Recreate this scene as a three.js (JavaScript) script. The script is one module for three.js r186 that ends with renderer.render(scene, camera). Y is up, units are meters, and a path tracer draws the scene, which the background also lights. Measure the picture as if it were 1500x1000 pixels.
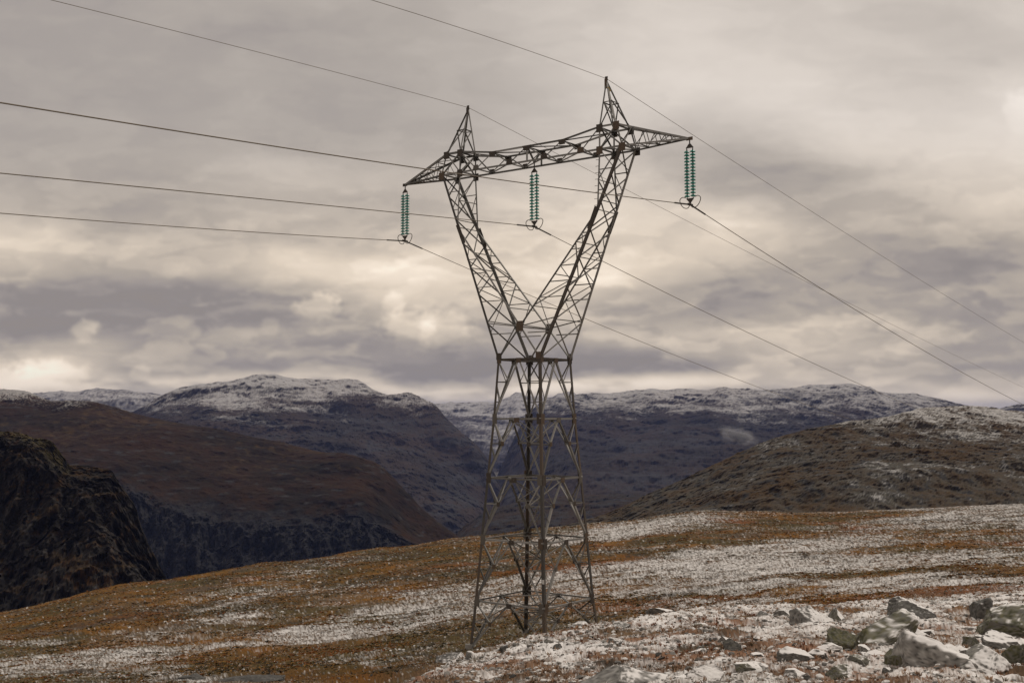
import * as THREE from 'three';
import { mergeGeometries, mergeVertices } from 'three/addons/utils/BufferGeometryUtils.js';

// ───────────────────────── camera, sky, sun, exposure ─────────────────────────
const scene = new THREE.Scene();
const F = 1692.7, HOR = 604.8;                       // focal length and horizon row, in pixels of the 1500×1000 photograph
const PITCH = Math.atan2(HOR - 500, F);
const camera = new THREE.PerspectiveCamera(2 * Math.atan(500 / F) * 180 / Math.PI, 1.5, 0.5, 60000);
camera.position.set(0, 0, 0);                         // eye level is y = 0
camera.rotation.x = PITCH;
camera.updateMatrixWorld();

// seeded noise
function rng(seed) { let s = seed >>> 0; return () => { s = (s + 0x6D2B79F5) >>> 0; let t = s; t = Math.imul(t ^ (t >>> 15), t | 1); t ^= t + Math.imul(t ^ (t >>> 7), t | 61); return ((t ^ (t >>> 14)) >>> 0) / 4294967296; }; }
const PERM = new Uint8Array(512), G3 = new Float32Array(256 * 3);
{
  const r = rng(7), p = [...Array(256).keys()];
  for (let i = 255; i > 0; i--) { const j = Math.floor(r() * (i + 1)); [p[i], p[j]] = [p[j], p[i]]; }
  for (let i = 0; i < 512; i++) PERM[i] = p[i & 255];
  for (let i = 0; i < 256; i++) { const z = r() * 2 - 1, a = r() * 6.2832, q = Math.sqrt(1 - z * z); G3[i * 3] = q * Math.cos(a) * 1.5; G3[i * 3 + 1] = q * Math.sin(a) * 1.5; G3[i * 3 + 2] = z * 1.5; }
}
function noise(x, y, z) {
  const X = Math.floor(x), Y = Math.floor(y), Z = Math.floor(z), fx = x - X, fy = y - Y, fz = z - Z;
  const u = fx * fx * fx * (fx * (fx * 6 - 15) + 10), v = fy * fy * fy * (fy * (fy * 6 - 15) + 10), w = fz * fz * fz * (fz * (fz * 6 - 15) + 10);
  const a = PERM[X & 255] + Y, b = PERM[(X + 1) & 255] + Y;
  const aa = PERM[a & 255] + Z, ab = PERM[(a + 1) & 255] + Z, ba = PERM[b & 255] + Z, bb = PERM[(b + 1) & 255] + Z;
  const g = (h, dx, dy, dz) => { const k = PERM[h & 255] * 3; return G3[k] * dx + G3[k + 1] * dy + G3[k + 2] * dz; };
  const x1 = g(aa, fx, fy, fz), x2 = g(ba, fx - 1, fy, fz), x3 = g(ab, fx, fy - 1, fz), x4 = g(bb, fx - 1, fy - 1, fz);
  const y1 = g(aa + 1, fx, fy, fz - 1), y2 = g(ba + 1, fx - 1, fy, fz - 1), y3 = g(ab + 1, fx, fy - 1, fz - 1), y4 = g(bb + 1, fx - 1, fy - 1, fz - 1);
  const p1 = x1 + u * (x2 - x1), p2 = x3 + u * (x4 - x3), p3 = y1 + u * (y2 - y1), p4 = y3 + u * (y4 - y3);
  const q1 = p1 + v * (p2 - p1), q2 = p3 + v * (p4 - p3);
  return q1 + w * (q2 - q1);
}
function fbm(x, y, z, oct = 5, gain = 0.5) { let s = 0, a = 1, n = 0; for (let i = 0; i < oct; i++) { s += a * noise(x, y, z); n += a; a *= gain; x = x * 2.03 + 17.1; y = y * 2.03 + 5.3; z = z * 2.03 + 9.7; } return s / n; }
function ridged(x, y, z, oct = 4, gain = 0.5) { let s = 0, a = 1, n = 0; for (let i = 0; i < oct; i++) { s += a * (1 - Math.abs(noise(x, y, z)) * 2); n += a; a *= gain; x = x * 2.07 + 7.7; y = y * 2.07 + 3.1; z = z * 2.07 + 1.9; } return s / n; }
const clamp = (x, a = 0, b = 1) => x < a ? a : x > b ? b : x;
const lerp = (a, b, t) => a + (b - a) * t;
const sstep = (a, b, x) => { const t = clamp((x - a) / (b - a)); return t * t * (3 - 2 * t); };
const lin = v => { v /= 255; return v <= 0.04045 ? v / 12.92 : Math.pow((v + 0.055) / 1.055, 2.4); };

// pixel of the photograph -> direction (x right, y up, and depth)
const CP = Math.cos(PITCH), SP = Math.sin(PITCH);
function ray(px, py) { const a = (px - 750) / F, b = (500 - py) / F; return [a, b * CP + SP, CP - b * SP]; }

// the overcast sky: clouds laid out by direction, going on round the whole compass
function skyTexture() {
  const TW = 4096, TH = 2048, data = new Float32Array(TW * TH * 4);
  // broad brightness of the cloud deck, every 100 px across and 50 px down of the part of the sky the camera sees
  const T = [
    [160, 162, 163, 165, 168, 172, 176, 181, 189, 195, 198, 197, 193, 190, 192, 196],
    [161, 163, 164, 164, 165, 170, 174, 180, 190, 199, 203, 200, 194, 191, 189, 193],
    [164, 165, 166, 167, 167, 168, 170, 175, 187, 202, 207, 206, 200, 196, 192, 196],
    [168, 168, 169, 168, 166, 164, 167, 173, 184, 196, 203, 205, 207, 204, 204, 216],
    [169, 168, 168, 170, 170, 168, 170, 176, 186, 195, 186, 184, 198, 205, 207, 214],
    [170, 167, 166, 176, 181, 180, 180, 184, 192, 196, 178, 168, 176, 192, 203, 206],
    [178, 172, 170, 178, 184, 182, 181, 186, 196, 202, 192, 184, 174, 180, 192, 198],
    [196, 186, 182, 184, 186, 184, 188, 196, 205, 206, 200, 194, 178, 166, 170, 176],
    [182, 180, 178, 180, 196, 212, 214, 210, 212, 206, 184, 174, 172, 168, 164, 166],
    [156, 152, 150, 152, 162, 168, 180, 188, 190, 178, 166, 164, 172, 172, 166, 164],
    [148, 164, 160, 164, 170, 164, 166, 160, 164, 172, 178, 186, 190, 184, 172, 166],
    [178, 182, 168, 164, 166, 164, 158, 150, 150, 146, 150, 172, 186, 182, 174, 172],
    [206, 196, 190, 190, 190, 188, 188, 186, 192, 196, 206, 200, 196, 192, 188, 186],
  ];
  const cub = (a, b, c, d, t) => b + 0.5 * t * (c - a + t * (2 * a - 5 * b + 4 * c - d + t * (3 * (b - c) + d - a)));
  const at = (j, i) => T[clamp(j, 0, 12)][clamp(i, 0, 15)];
  const table = (px, py) => {
    const x = clamp(px / 100, 0, 14.999), y = clamp(py / 50, 0, 11.999), i = Math.floor(x), j = Math.floor(y), u = x - i, v = y - j;
    return cub(...[-1, 0, 1, 2].map(r => cub(at(j + r, i - 1), at(j + r, i), at(j + r, i + 1), at(j + r, i + 2), u)), v);
  };
  const puffs = [[464, 447, 36, 20, 36], [600, 478, 44, 30, 26], [577, 448, 17, 22, 22], [652, 478, 44, 26, 26], [125, 482, 22, 18, 38], [70, 545, 60, 22, 26], [205, 545, 18, 10, 20], [395, 478, 14, 14, 14], [330, 490, 50, 14, 12], [1495, 160, 30, 30, 12], [285, 395, 60, 12, 10]];
  // the low break of light beyond the ranges: its height and strength along the skyline
  const stripY = monotone([[-300, 560], [0, 560], [200, 562], [300, 556], [420, 550], [540, 562], [620, 580], [720, 578], [800, 566], [930, 562], [1080, 556], [1300, 558], [1450, 582], [1800, 584]]), stripK = monotone([[-300, 0.8], [100, 1], [250, 0.75], [420, 0.55], [560, 0.7], [660, 0.9], [820, 1], [960, 1], [1080, 0.7], [1250, 0.4], [1420, 0.5], [1800, 0.4]]);
  // banks of light and dark: centre, half widths, lift
  const banks = [[560, 388, 170, 17, 14], [420, 380, 70, 14, 12], [40, 342, 70, 22, 20], [900, 402, 110, 15, 16], [1090, 330, 110, 34, 12], [40, 540, 100, 30, 46], [110, 500, 60, 18, 26], [820, 562, 100, 12, 34], [640, 578, 130, 10, 24], [965, 562, 46, 11, 30], [1070, 552, 60, 14, 20], [1400, 578, 120, 9, 16], [1130, 480, 90, 22, 10], [1180, 520, 120, 14, 10],
    [190, 425, 260, 26, -18], [50, 470, 80, 24, -20], [870, 510, 150, 30, 8], [680, 535, 110, 20, -14], [1140, 262, 120, 40, -12], [1010, 425, 100, 30, -14], [1290, 425, 170, 34, 3], [1440, 395, 90, 40, -10], [300, 545, 160, 16, -10], [1330, 540, 170, 14, -8], [400, 470, 90, 16, -8], [930, 540, 90, 12, -16]];
  for (let j = 0; j < TH; j++) {
    const el = ((j + 0.5) / TH - 0.5) * Math.PI;
    if (el < -0.02) { for (let i = 0; i < TW; i++) { const o = (j * TW + i) * 4; data[o] = 0.30; data[o + 1] = 0.28; data[o + 2] = 0.26; data[o + 3] = 1; } continue; }
    const ce = Math.cos(el), se = Math.sin(el);
    for (let i = 0; i < TW; i++) {
      const az = ((i + 0.5) / TW - 0.5) * 2 * Math.PI, dx = ce * Math.cos(az), dz = ce * Math.sin(az);
      const inFront = dz < -0.72;
      // position in the flat cloud deck overhead
      const k = 1 / (se + 0.16), qx = dx * k, qz = dz * k;
      let L, warm;
      const big = fbm(qx * 1.3 + 3, qz * 1.3, 0.7, 3);
      const far = 177 + 34 * big + 20 * sstep(0.12, 0.0, el);
      if (inFront && el < 0.62) {
        const depth = -dz, zc = depth * CP + se * SP, px0 = 750 + F * dx / zc, py0 = 500 - F * (se * CP - depth * SP) / zc;
        const wx = fbm(px0 / 150, py0 / 62, 1.5, 4, 0.55), wy = fbm(px0 / 150, py0 / 62, 8.5, 4, 0.55);
        const px = px0 + wx * 46, py = py0 + wy * 20;
        const side = clamp(Math.max(-px0, px0 - 1500) / 500) , up = clamp(-py0 / 350), m = 1 - Math.max(sstep(0, 1, side), sstep(0, 1, up));
        L = lerp(far, 175 + (table(px, py) - 174) * 1.12, m);
        for (const [cx, cy, rx, ry, h] of puffs) {
          const ax = (px0 - cx) / rx, ay = (py0 - cy) / ry; if (ax * ax + ay * ay > 6) continue;
          const n = 1.6 * Math.abs(fbm(px0 / 34, py0 / 30, 4.4, 5, 0.6)) - 0.2, e = Math.sqrt(ax * ax + ay * ay * (ay > 0 ? 0.55 : 1)) + n * 0.8;
          L += h * sstep(1.15, 0.62, e) * (1 - 0.8 * clamp(ay * 0.8));
        }
        // streaks and soft lumps of the deck, finer towards the horizon
        const fl = sstep(150, 480, py0);
        L += 12 * fbm(px0 / 190 + 0.6 * wx, py0 / 90 + 0.6 * wy, 2.2, 5, 0.5) + fl * (20 * fbm(px0 / 150 + 0.7 * wx, py0 / 32 + 0.7 * wy, 6.1, 5, 0.52) + 9 * fbm(px0 / 46, py0 / 17, 3.3, 4, 0.55));
        // heaped edges where one bank of cloud stands before another
        const hp = fbm(px0 / 170 + 0.5 * wx, py0 / 44 + 0.5 * wy, 14.2, 6, 0.54), h2 = fbm(px0 / 80 + wx * 0.6, py0 / 26 + wy * 0.6, 19.4, 5, 0.56);
        L += (0.2 + 0.8 * fl) * (17 * (sstep(-0.04, 0.13, hp) - 0.5) + 10 * (sstep(0.0, 0.18, h2) - 0.35));
        // breaks of light low over the mountains
        const br = fbm(px0 / 130, py0 / 30, 11.3, 4, 0.55), wob = 10 * fbm(px0 / 90, 0.3, 5.5, 4, 0.6);
        for (const [cx, cy, rx, ry, h] of banks) { const ax = (px - cx) / rx, ay = (py0 + wob * 0.8 + wy * 9 - cy) / ry, q = ax * ax + ay * ay; if (q < 7) L += h * Math.exp(-q * 0.9) * (1 + 1.1 * br); }
        L = lerp(L, 236, 0.9 * sstep(-0.3, 0.08, br) * stripK(px0) * Math.exp(-Math.pow((py0 + 0.6 * wob - stripY(px0)) / 11, 2)));
        warm = lerp(0.3, 1, sstep(150, 400, py0));
      } else { L = far + 10 * fbm(qx * 5, qz * 5, 3.1, 3); warm = lerp(0.3, 1, sstep(0.26, 0.12, el)); }
      L = clamp(L, 118, 249);
      const o = (j * TW + i) * 4;
      const tw = warm * clamp((L - 140) / 70); data[o] = lin(Math.min(254, L + 6 + 10 * tw)); data[o + 1] = lin(L - 1 + 1.5 * tw); data[o + 2] = lin(L - 6 - 12 * tw + 3 * sstep(172, 150, L)); data[o + 3] = 1;
    }
  }
  const t = new THREE.DataTexture(data, TW, TH, THREE.RGBAFormat, THREE.FloatType);
  t.mapping = THREE.EquirectangularReflectionMapping; t.magFilter = t.minFilter = THREE.LinearFilter; t.needsUpdate = true;
  return t;
}
const sky = skyTexture();
scene.background = sky; scene.environment = sky;
const SUN = new THREE.Vector3(0.55, 1.05, -0.40).normalize();   // veiled sun, ahead and to the right
const sun = new THREE.DirectionalLight(new THREE.Color(1, 0.93, 0.84), 1.5);
sun.position.copy(SUN).multiplyScalar(300); sun.target.position.set(0, 0, 0);
sun.castShadow = true; sun.shadow.radius = 28; sun.shadow.mapSize.set(4096, 4096);
Object.assign(sun.shadow.camera, { left: -120, right: 120, top: 120, bottom: -120, near: 1, far: 900 });
scene.add(sun, sun.target);
scene.fog = new THREE.FogExp2(new THREE.Color(0.36, 0.47, 1.0), 0.000023);
const renderer = new THREE.WebGLRenderer({ antialias: true });
renderer.toneMapping = THREE.LinearToneMapping;
renderer.toneMappingExposure = 1.0;
renderer.shadowMap.enabled = true;

// ───────────────────────── helpers ─────────────────────────
const taken = {};
function numbered(name) { const n = taken[name] = (taken[name] ?? -1) + 1; return n ? `${name}_${String(n).padStart(3, '0')}` : name; }
function tag(o, label, category, group) { o.userData.label = label; o.userData.category = category; if (group) o.userData.group = group; return o; }
function shadows(o) { o.traverse(c => { if (c.isMesh) { c.castShadow = true; c.receiveShadow = true; } }); return o; }
function structure(name, geometry, material, label, category) {
  const m = new THREE.Mesh(geometry, material); m.name = numbered(name); m.userData.kind = 'structure';
  if (label) { m.userData.label = label; m.userData.category = category; }
  scene.add(shadows(m)); return m;
}
function gridGeometry(nu, nv, fill, flip = false) {                 // fill(i, j) -> [x, y, z]
  const pos = new Float32Array(nu * nv * 3), idx = new Uint32Array((nu - 1) * (nv - 1) * 6);
  for (let j = 0, o = 0; j < nv; j++) for (let i = 0; i < nu; i++, o += 3) { const p = fill(i, j); pos[o] = p[0]; pos[o + 1] = p[1]; pos[o + 2] = p[2]; }
  for (let j = 0, o = 0; j < nv - 1; j++) for (let i = 0; i < nu - 1; i++, o += 6) { const a = j * nu + i, b = a + 1, c = a + nu, d = c + 1; idx[o] = a; idx[o + 1] = b; idx[o + 2] = c; idx[o + 3] = b; idx[o + 4] = d; idx[o + 5] = c; }
  const g = new THREE.BufferGeometry();
  g.setAttribute('position', new THREE.BufferAttribute(pos, 3)); if (flip) for (let o = 0; o < idx.length; o += 3) { const t = idx[o + 1]; idx[o + 1] = idx[o + 2]; idx[o + 2] = t; }
  g.setIndex(new THREE.BufferAttribute(idx, 1)); g.computeVertexNormals();
  return g;
}
function paint(g, fn) {                                // fn(x, y, z, nx, ny, nz, index) -> linear [r, g, b]
  const p = g.attributes.position.array, n = g.attributes.normal.array, c = new Float32Array(p.length);
  for (let o = 0; o < p.length; o += 3) { const q = fn(p[o], p[o + 1], p[o + 2], n[o], n[o + 1], n[o + 2], o / 3); c[o] = q[0]; c[o + 1] = q[1]; c[o + 2] = q[2]; }
  g.setAttribute('color', new THREE.BufferAttribute(c, 3)); return g;
}
const mix3 = (a, b, t) => [a[0] + (b[0] - a[0]) * t, a[1] + (b[1] - a[1]) * t, a[2] + (b[2] - a[2]) * t];
const mul3 = (a, k) => [a[0] * k, a[1] * k, a[2] * k];
const earth = new THREE.MeshPhysicalMaterial({ vertexColors: true, roughness: 1, metalness: 0, specularIntensity: 0.1 });
earth.name = 'earth';
// monotone cubic through (x, y) points
function monotone(pts) {
  const n = pts.length, m = [], d = [];
  for (let i = 0; i < n - 1; i++) d.push((pts[i + 1][1] - pts[i][1]) / (pts[i + 1][0] - pts[i][0]));
  for (let i = 0; i < n; i++) m.push(i === 0 ? d[0] : i === n - 1 ? d[n - 2] : d[i - 1] * d[i] <= 0 ? 0 : 2 * d[i - 1] * d[i] / (d[i - 1] + d[i]));
  return x => {
    if (x <= pts[0][0]) return pts[0][1]; if (x >= pts[n - 1][0]) return pts[n - 1][1];
    let i = 0; while (x > pts[i + 1][0]) i++;
    const h = pts[i + 1][0] - pts[i][0], t = (x - pts[i][0]) / h, t2 = t * t, t3 = t2 * t;
    return (2 * t3 - 3 * t2 + 1) * pts[i][1] + (t3 - 2 * t2 + t) * h * m[i] + (3 * t2 - 2 * t3) * pts[i + 1][1] + (t3 - t2) * h * m[i + 1];
  };
}

// ───────────────────────── the heath: one sheet of ground ─────────────────────────
// columns of [distance, photo row] read off the photograph; the knoll in front, the tower's hollow, the long slope and its brow
const tanAt = py => (py - HOR) / F;
const COLS = [
  [-500, [[4, 1560], [15, 1160], [38, 1060], [70, 985], [140, 945], [240, 925], [290, 945], [480, 1050], [900, 1300]]],
  [0, [[4, 1500], [13, 1130], [34, 1030], [48, 1000], [75, 962], [120, 929], [190, 905], [250, 894], [300, 905], [480, 1010], [900, 1300]]],
  [200, [[4, 1440], [12, 1110], [30, 1030], [44, 1003], [75, 955], [130, 900], [220, 862], [300, 851], [350, 860], [520, 960], [900, 1250]]],
  [400, [[4, 1400], [10, 1060], [26, 1040], [44, 1005], [70, 950], [120, 895], [220, 845], [340, 823], [400, 829], [560, 920], [950, 1200]]],
  [560, [[4, 1380], [10, 1012], [24, 1035], [42, 1008], [62, 955], [110, 895], [220, 834], [400, 801], [460, 806], [620, 890], [950, 1150]]],
  [690, [[4, 1370], [9, 992], [15.5, 958], [24, 990], [42, 985], [54, 958], [62, 938], [110, 880], [220, 822], [420, 785], [490, 790], [650, 860], [950, 1100]]],
  [797, [[4, 1370], [8.5, 985], [17.5, 928], [28, 972], [42, 968], [56, 934], [64, 915], [110, 868], [220, 810], [430, 773], [500, 778], [660, 850], [950, 1080]]],
  [877, [[4, 1360], [8.2, 985], [18.5, 912], [28, 945], [44, 948], [60, 918], [70, 900], [110, 862], [220, 801], [440, 765], [510, 770], [670, 840], [950, 1080]]],
  [1020, [[4, 1350], [8, 985], [19.5, 892], [30, 908], [46, 907], [66, 886], [110, 850], [220, 790], [460, 747], [520, 751], [680, 820], [950, 1050]]],
  [1190, [[4, 1345], [8, 985], [19, 888], [32, 884], [60, 864], [110, 835], [220, 786], [460, 750], [540, 752], [700, 810], [950, 1030]]],
  [1350, [[4, 1340], [8, 985], [19, 882], [34, 868], [64, 846], [110, 823], [220, 780], [400, 750], [600, 743], [680, 747], [800, 790], [1000, 1000]]],
  [1500, [[4, 1340], [8, 982], [19, 874], [34, 860], [64, 840], [110, 817], [220, 775], [400, 746], [640, 737], [720, 741], [850, 780], [1050, 980]]],
  [2100, [[4, 1320], [8, 970], [19, 862], [34, 850], [64, 830], [110, 807], [220, 768], [400, 742], [640, 733], [720, 737], [850, 780], [1050, 980]]],
].map(([px, pts]) => [px, monotone(pts.map(([d, py]) => [Math.log(d), tanAt(py)]))]);
function baseTan(px, d) {
  let i = 0; while (i < COLS.length - 2 && px > COLS[i + 1][0]) i++;
  const t = clamp((px - COLS[i][0]) / (COLS[i + 1][0] - COLS[i][0])), s = t * t * (3 - 2 * t) * 0.5 + t * 0.5, l = Math.log(d);
  return lerp(COLS[i][1](l), COLS[i + 1][1](l), s);
}
const TOWER = { x: 1.146, d: 58.65, yaw: 37.507 * Math.PI / 180 };
function groundY(x, d, fine = true) {                 // d: metres ahead of the camera
  const px = 750 + F * x / d;
  let y = -d * baseTan(px, d);
  const calm = 1 - 0.8 * Math.exp(-((x - TOWER.x) ** 2 + (d - TOWER.d) ** 2) / 40);
  y += calm * (Math.min(d, 250) * 0.0045 * fbm(x / 26, 3.3, d / 30, 3) + Math.min(d, 120) * 0.0035 * fbm(x / 7, 1.3, d / 8.5, 3) * sstep(14, 40, d));
  if (fine) {
    const dd = Math.hypot(x, d);
    y += 0.13 * fbm(x / 1.7, 0.5, d / 1.7, 3) * sstep(200, 60, dd) + 0.34 * fbm(x / 5.5, 10.5, d / 4.2, 3) * sstep(28, 60, dd) * calm;
    if (dd < 36) y += 0.03 * sstep(0.45, 0.68, groundState(x, d)) * sstep(36, 30, dd);
    if (dd < 70) { const h = noise(x / 0.42, 6.5, d / 0.42); y += 0.055 * Math.max(0, h) + 0.028 * noise(x / 0.16, 2.5, d / 0.16) + 0.014 * noise(x / 0.06, 7.5, d / 0.06); }
    else y += 0.10 * noise(x / 0.9, 2.5, d / 0.9);
  }
  return y;
}
function onGround(px, py) {                            // where the line of sight through a pixel meets the ground
  const r = ray(px, py), s = -r[1] / r[2]; let d = 5;
  while (d < 1100) { const x = d * r[0] / r[2], gy = groundY(x, d, false); if (-s * d <= gy) break; d *= 1.004; }
  return [d * r[0] / r[2], d];
}
// patches of snow dust (+) and of bare russet grass (-): centre pixel, half length, half height, slope across the photo, strength
const PATCH = [
  [395, 852, 105, 16, -0.17, 1], [320, 900, 85, 17, -0.33, 1], [590, 905, 150, 20, -0.16, 1.1], [500, 925, 120, 14, -0.05, 0.8], [690, 862, 110, 13, -0.2, 1], [690, 895, 80, 20, -0.1, 0.7],
  [940, 770, 130, 9, -0.1, 1.1], [840, 790, 90, 9, -0.16, 0.9], [920, 835, 190, 24, -0.14, 1], [1060, 815, 160, 22, -0.12, 1], [1180, 800, 150, 22, -0.2, 0.8], [1100, 860, 240, 20, 0.02, 1], [1330, 820, 150, 20, -0.05, 0.7], [1400, 850, 120, 12, 0, 0.8], [1270, 762, 160, 4, -0.06, 0.8],
  [110, 965, 150, 30, -0.08, 1.15], [25, 945, 45, 16, 0, 1.2], [190, 928, 60, 7, -0.1, 0.9], [340, 944, 90, 6, -0.03, 0.9], [160, 990, 200, 14, 0, 1], [220, 975, 60, 10, 0, 0.8], [560, 965, 70, 12, -0.1, 0.5], [600, 990, 80, 14, -0.1, 0.6],
  [700, 770, 60, 5, -0.1, 0.7], [600, 828, 60, 3, -0.35, 0.8], [500, 868, 100, 3.5, -0.25, 0.6], [1400, 742, 120, 3, -0.03, 0.7], [1180, 830, 380, 55, -0.05, 0.4], [1150, 868, 190, 4, -0.02, -1], [960, 878, 150, 3, -0.05, -0.8], [1310, 802, 190, 5, -0.04, -1], [1080, 800, 120, 4, -0.12, -0.9], [800, 868, 70, 4, -0.1, -1], [1420, 862, 120, 3, -0.03, -0.8], [960, 808, 110, 4, -0.15, -0.8], [600, 940, 120, 4, -0.06, -1], [180, 948, 120, 4, -0.05, -0.8],
  [560, 835, 130, 12, -0.13, -1.1], [420, 880, 90, 8, -0.15, -1], [200, 865, 190, 14, -0.2, -1], [80, 915, 130, 14, -0.1, -1.1], [280, 918, 100, 8, 0, -0.8], [480, 985, 110, 14, 0, -1.2], [360, 968, 90, 10, 0.02, -0.8], [540, 943, 150, 6, -0.04, -0.9],
  [1000, 785, 190, 6, -0.05, -1.1], [1230, 757, 160, 6, -0.06, -1.2], [870, 822, 110, 7, -0.13, -1.1], [760, 835, 60, 6, -0.15, -0.9], [1030, 843, 100, 6, -0.2, -0.8], [1240, 842, 220, 5, -0.04, -0.9], [1330, 876, 90, 6, -0.12, -0.8], [1400, 780, 110, 6, 0, -0.5], [640, 800, 60, 8, -0.1, -0.9], [1450, 838, 90, 5, 0, -0.8], [1180, 765, 90, 5, -0.05, -0.6], [380, 990, 60, 10, 0, -0.5],
].map(([px, py, a, b, sl, k]) => {
  const c = onGround(px, py), e = onGround(px + a, py + a * sl), w = onGround(px - a, py - a * sl), n = onGround(px, py - b), s = onGround(px, py + b);
  const ux = (e[0] - w[0]) / 2, uz = (e[1] - w[1]) / 2;
  let vx = (n[0] - s[0]) / 2, vz = (n[1] - s[1]) / 2; const lim = Math.hypot(ux, uz) * 1.6, vl = Math.hypot(vx, vz); if (vl > lim) { vx *= lim / vl; vz *= lim / vl; }
  const det = ux * vz - uz * vx || 1e-6;
  return { x: c[0], d: c[1], ux, uz, vx, vz, det, k, r: Math.hypot(ux, uz) + Math.hypot(vx, vz) };
});
function snowBias(x, d) {
  let s = 0;
  for (const p of PATCH) {
    const ex = x - p.x, ed = d - p.d; if (Math.abs(ex) > p.r * 1.7 || Math.abs(ed) > p.r * 1.7) continue;
    const a = (ex * p.vz - ed * p.vx) / p.det, b = (ed * p.ux - ex * p.uz) / p.det, q = a * a + b * b;
    if (q < 2.4) s += p.k * sstep(1.55, 0.5, Math.sqrt(q));
  }
  return s;
}
const C = {
  snow: [0.86, 0.83, 0.80], russet: [0.165, 0.07, 0.014], straw: [0.19, 0.112, 0.034], olive: [0.085, 0.062, 0.026], dark: [0.045, 0.037, 0.03], red: [0.27, 0.15, 0.095], stone: [0.25, 0.235, 0.215], heath: [0.115, 0.082, 0.055], rust: [0.165, 0.06, 0.022], gravel: [0.095, 0.078, 0.06],
};
function groundState(x, d) {                           // how much snow has lodged: about 0 bare, 1 covered
  const wx = x + 3 * noise(x / 9, 4.4, d / 9), wd = d + 3 * noise(x / 9, 9.4, d / 9), dist = Math.hypot(x, d);
  const knoll = sstep(34, 23, d), open = 1 - knoll;
  let s = 0.22 + 0.36 * knoll + 0.12 * sstep(-6, 30, x) * open;
  if (open > 0) {
    const run = x * 0.94 + d * 0.34, across = d * 0.94 - x * 0.34;
    const sb = clamp(snowBias(wx, wd), -1.2, 1.1), st = fbm(run / 13, 4.2, across / 2.4, 5, 0.62), st2 = fbm(run / 34, 6.2, across / 8, 3, 0.55);
    s += open * (0.27 * sb + 0.30 * st * (0.8 + 0.6 * Math.abs(sb)) + 0.20 * st2 - 0.16 * fbm(x / 5.5, 10.5, d / 4.2, 3) - (dist < 220 ? 0.16 * noise(x / 0.9, 2.5, d / 0.9) : 0));
  }
  s += 0.20 * fbm(x / 11, 1.1, d / 15, 3, 0.55) + 0.22 * fbm(x / 1.9, 8.1, d / 2.4, 3);
  if (knoll > 0) s += knoll * (0.26 * noise(x / 1.3, 13.1, d / 1.5) + 0.22 * noise(x / 0.5, 3.1, d / 0.55) + 0.12 * noise(x / 0.17, 5.1, d / 0.19) - 0.30 * Math.max(0, noise(x / 0.42, 6.5, d / 0.42)));
  return s;
}
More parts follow.
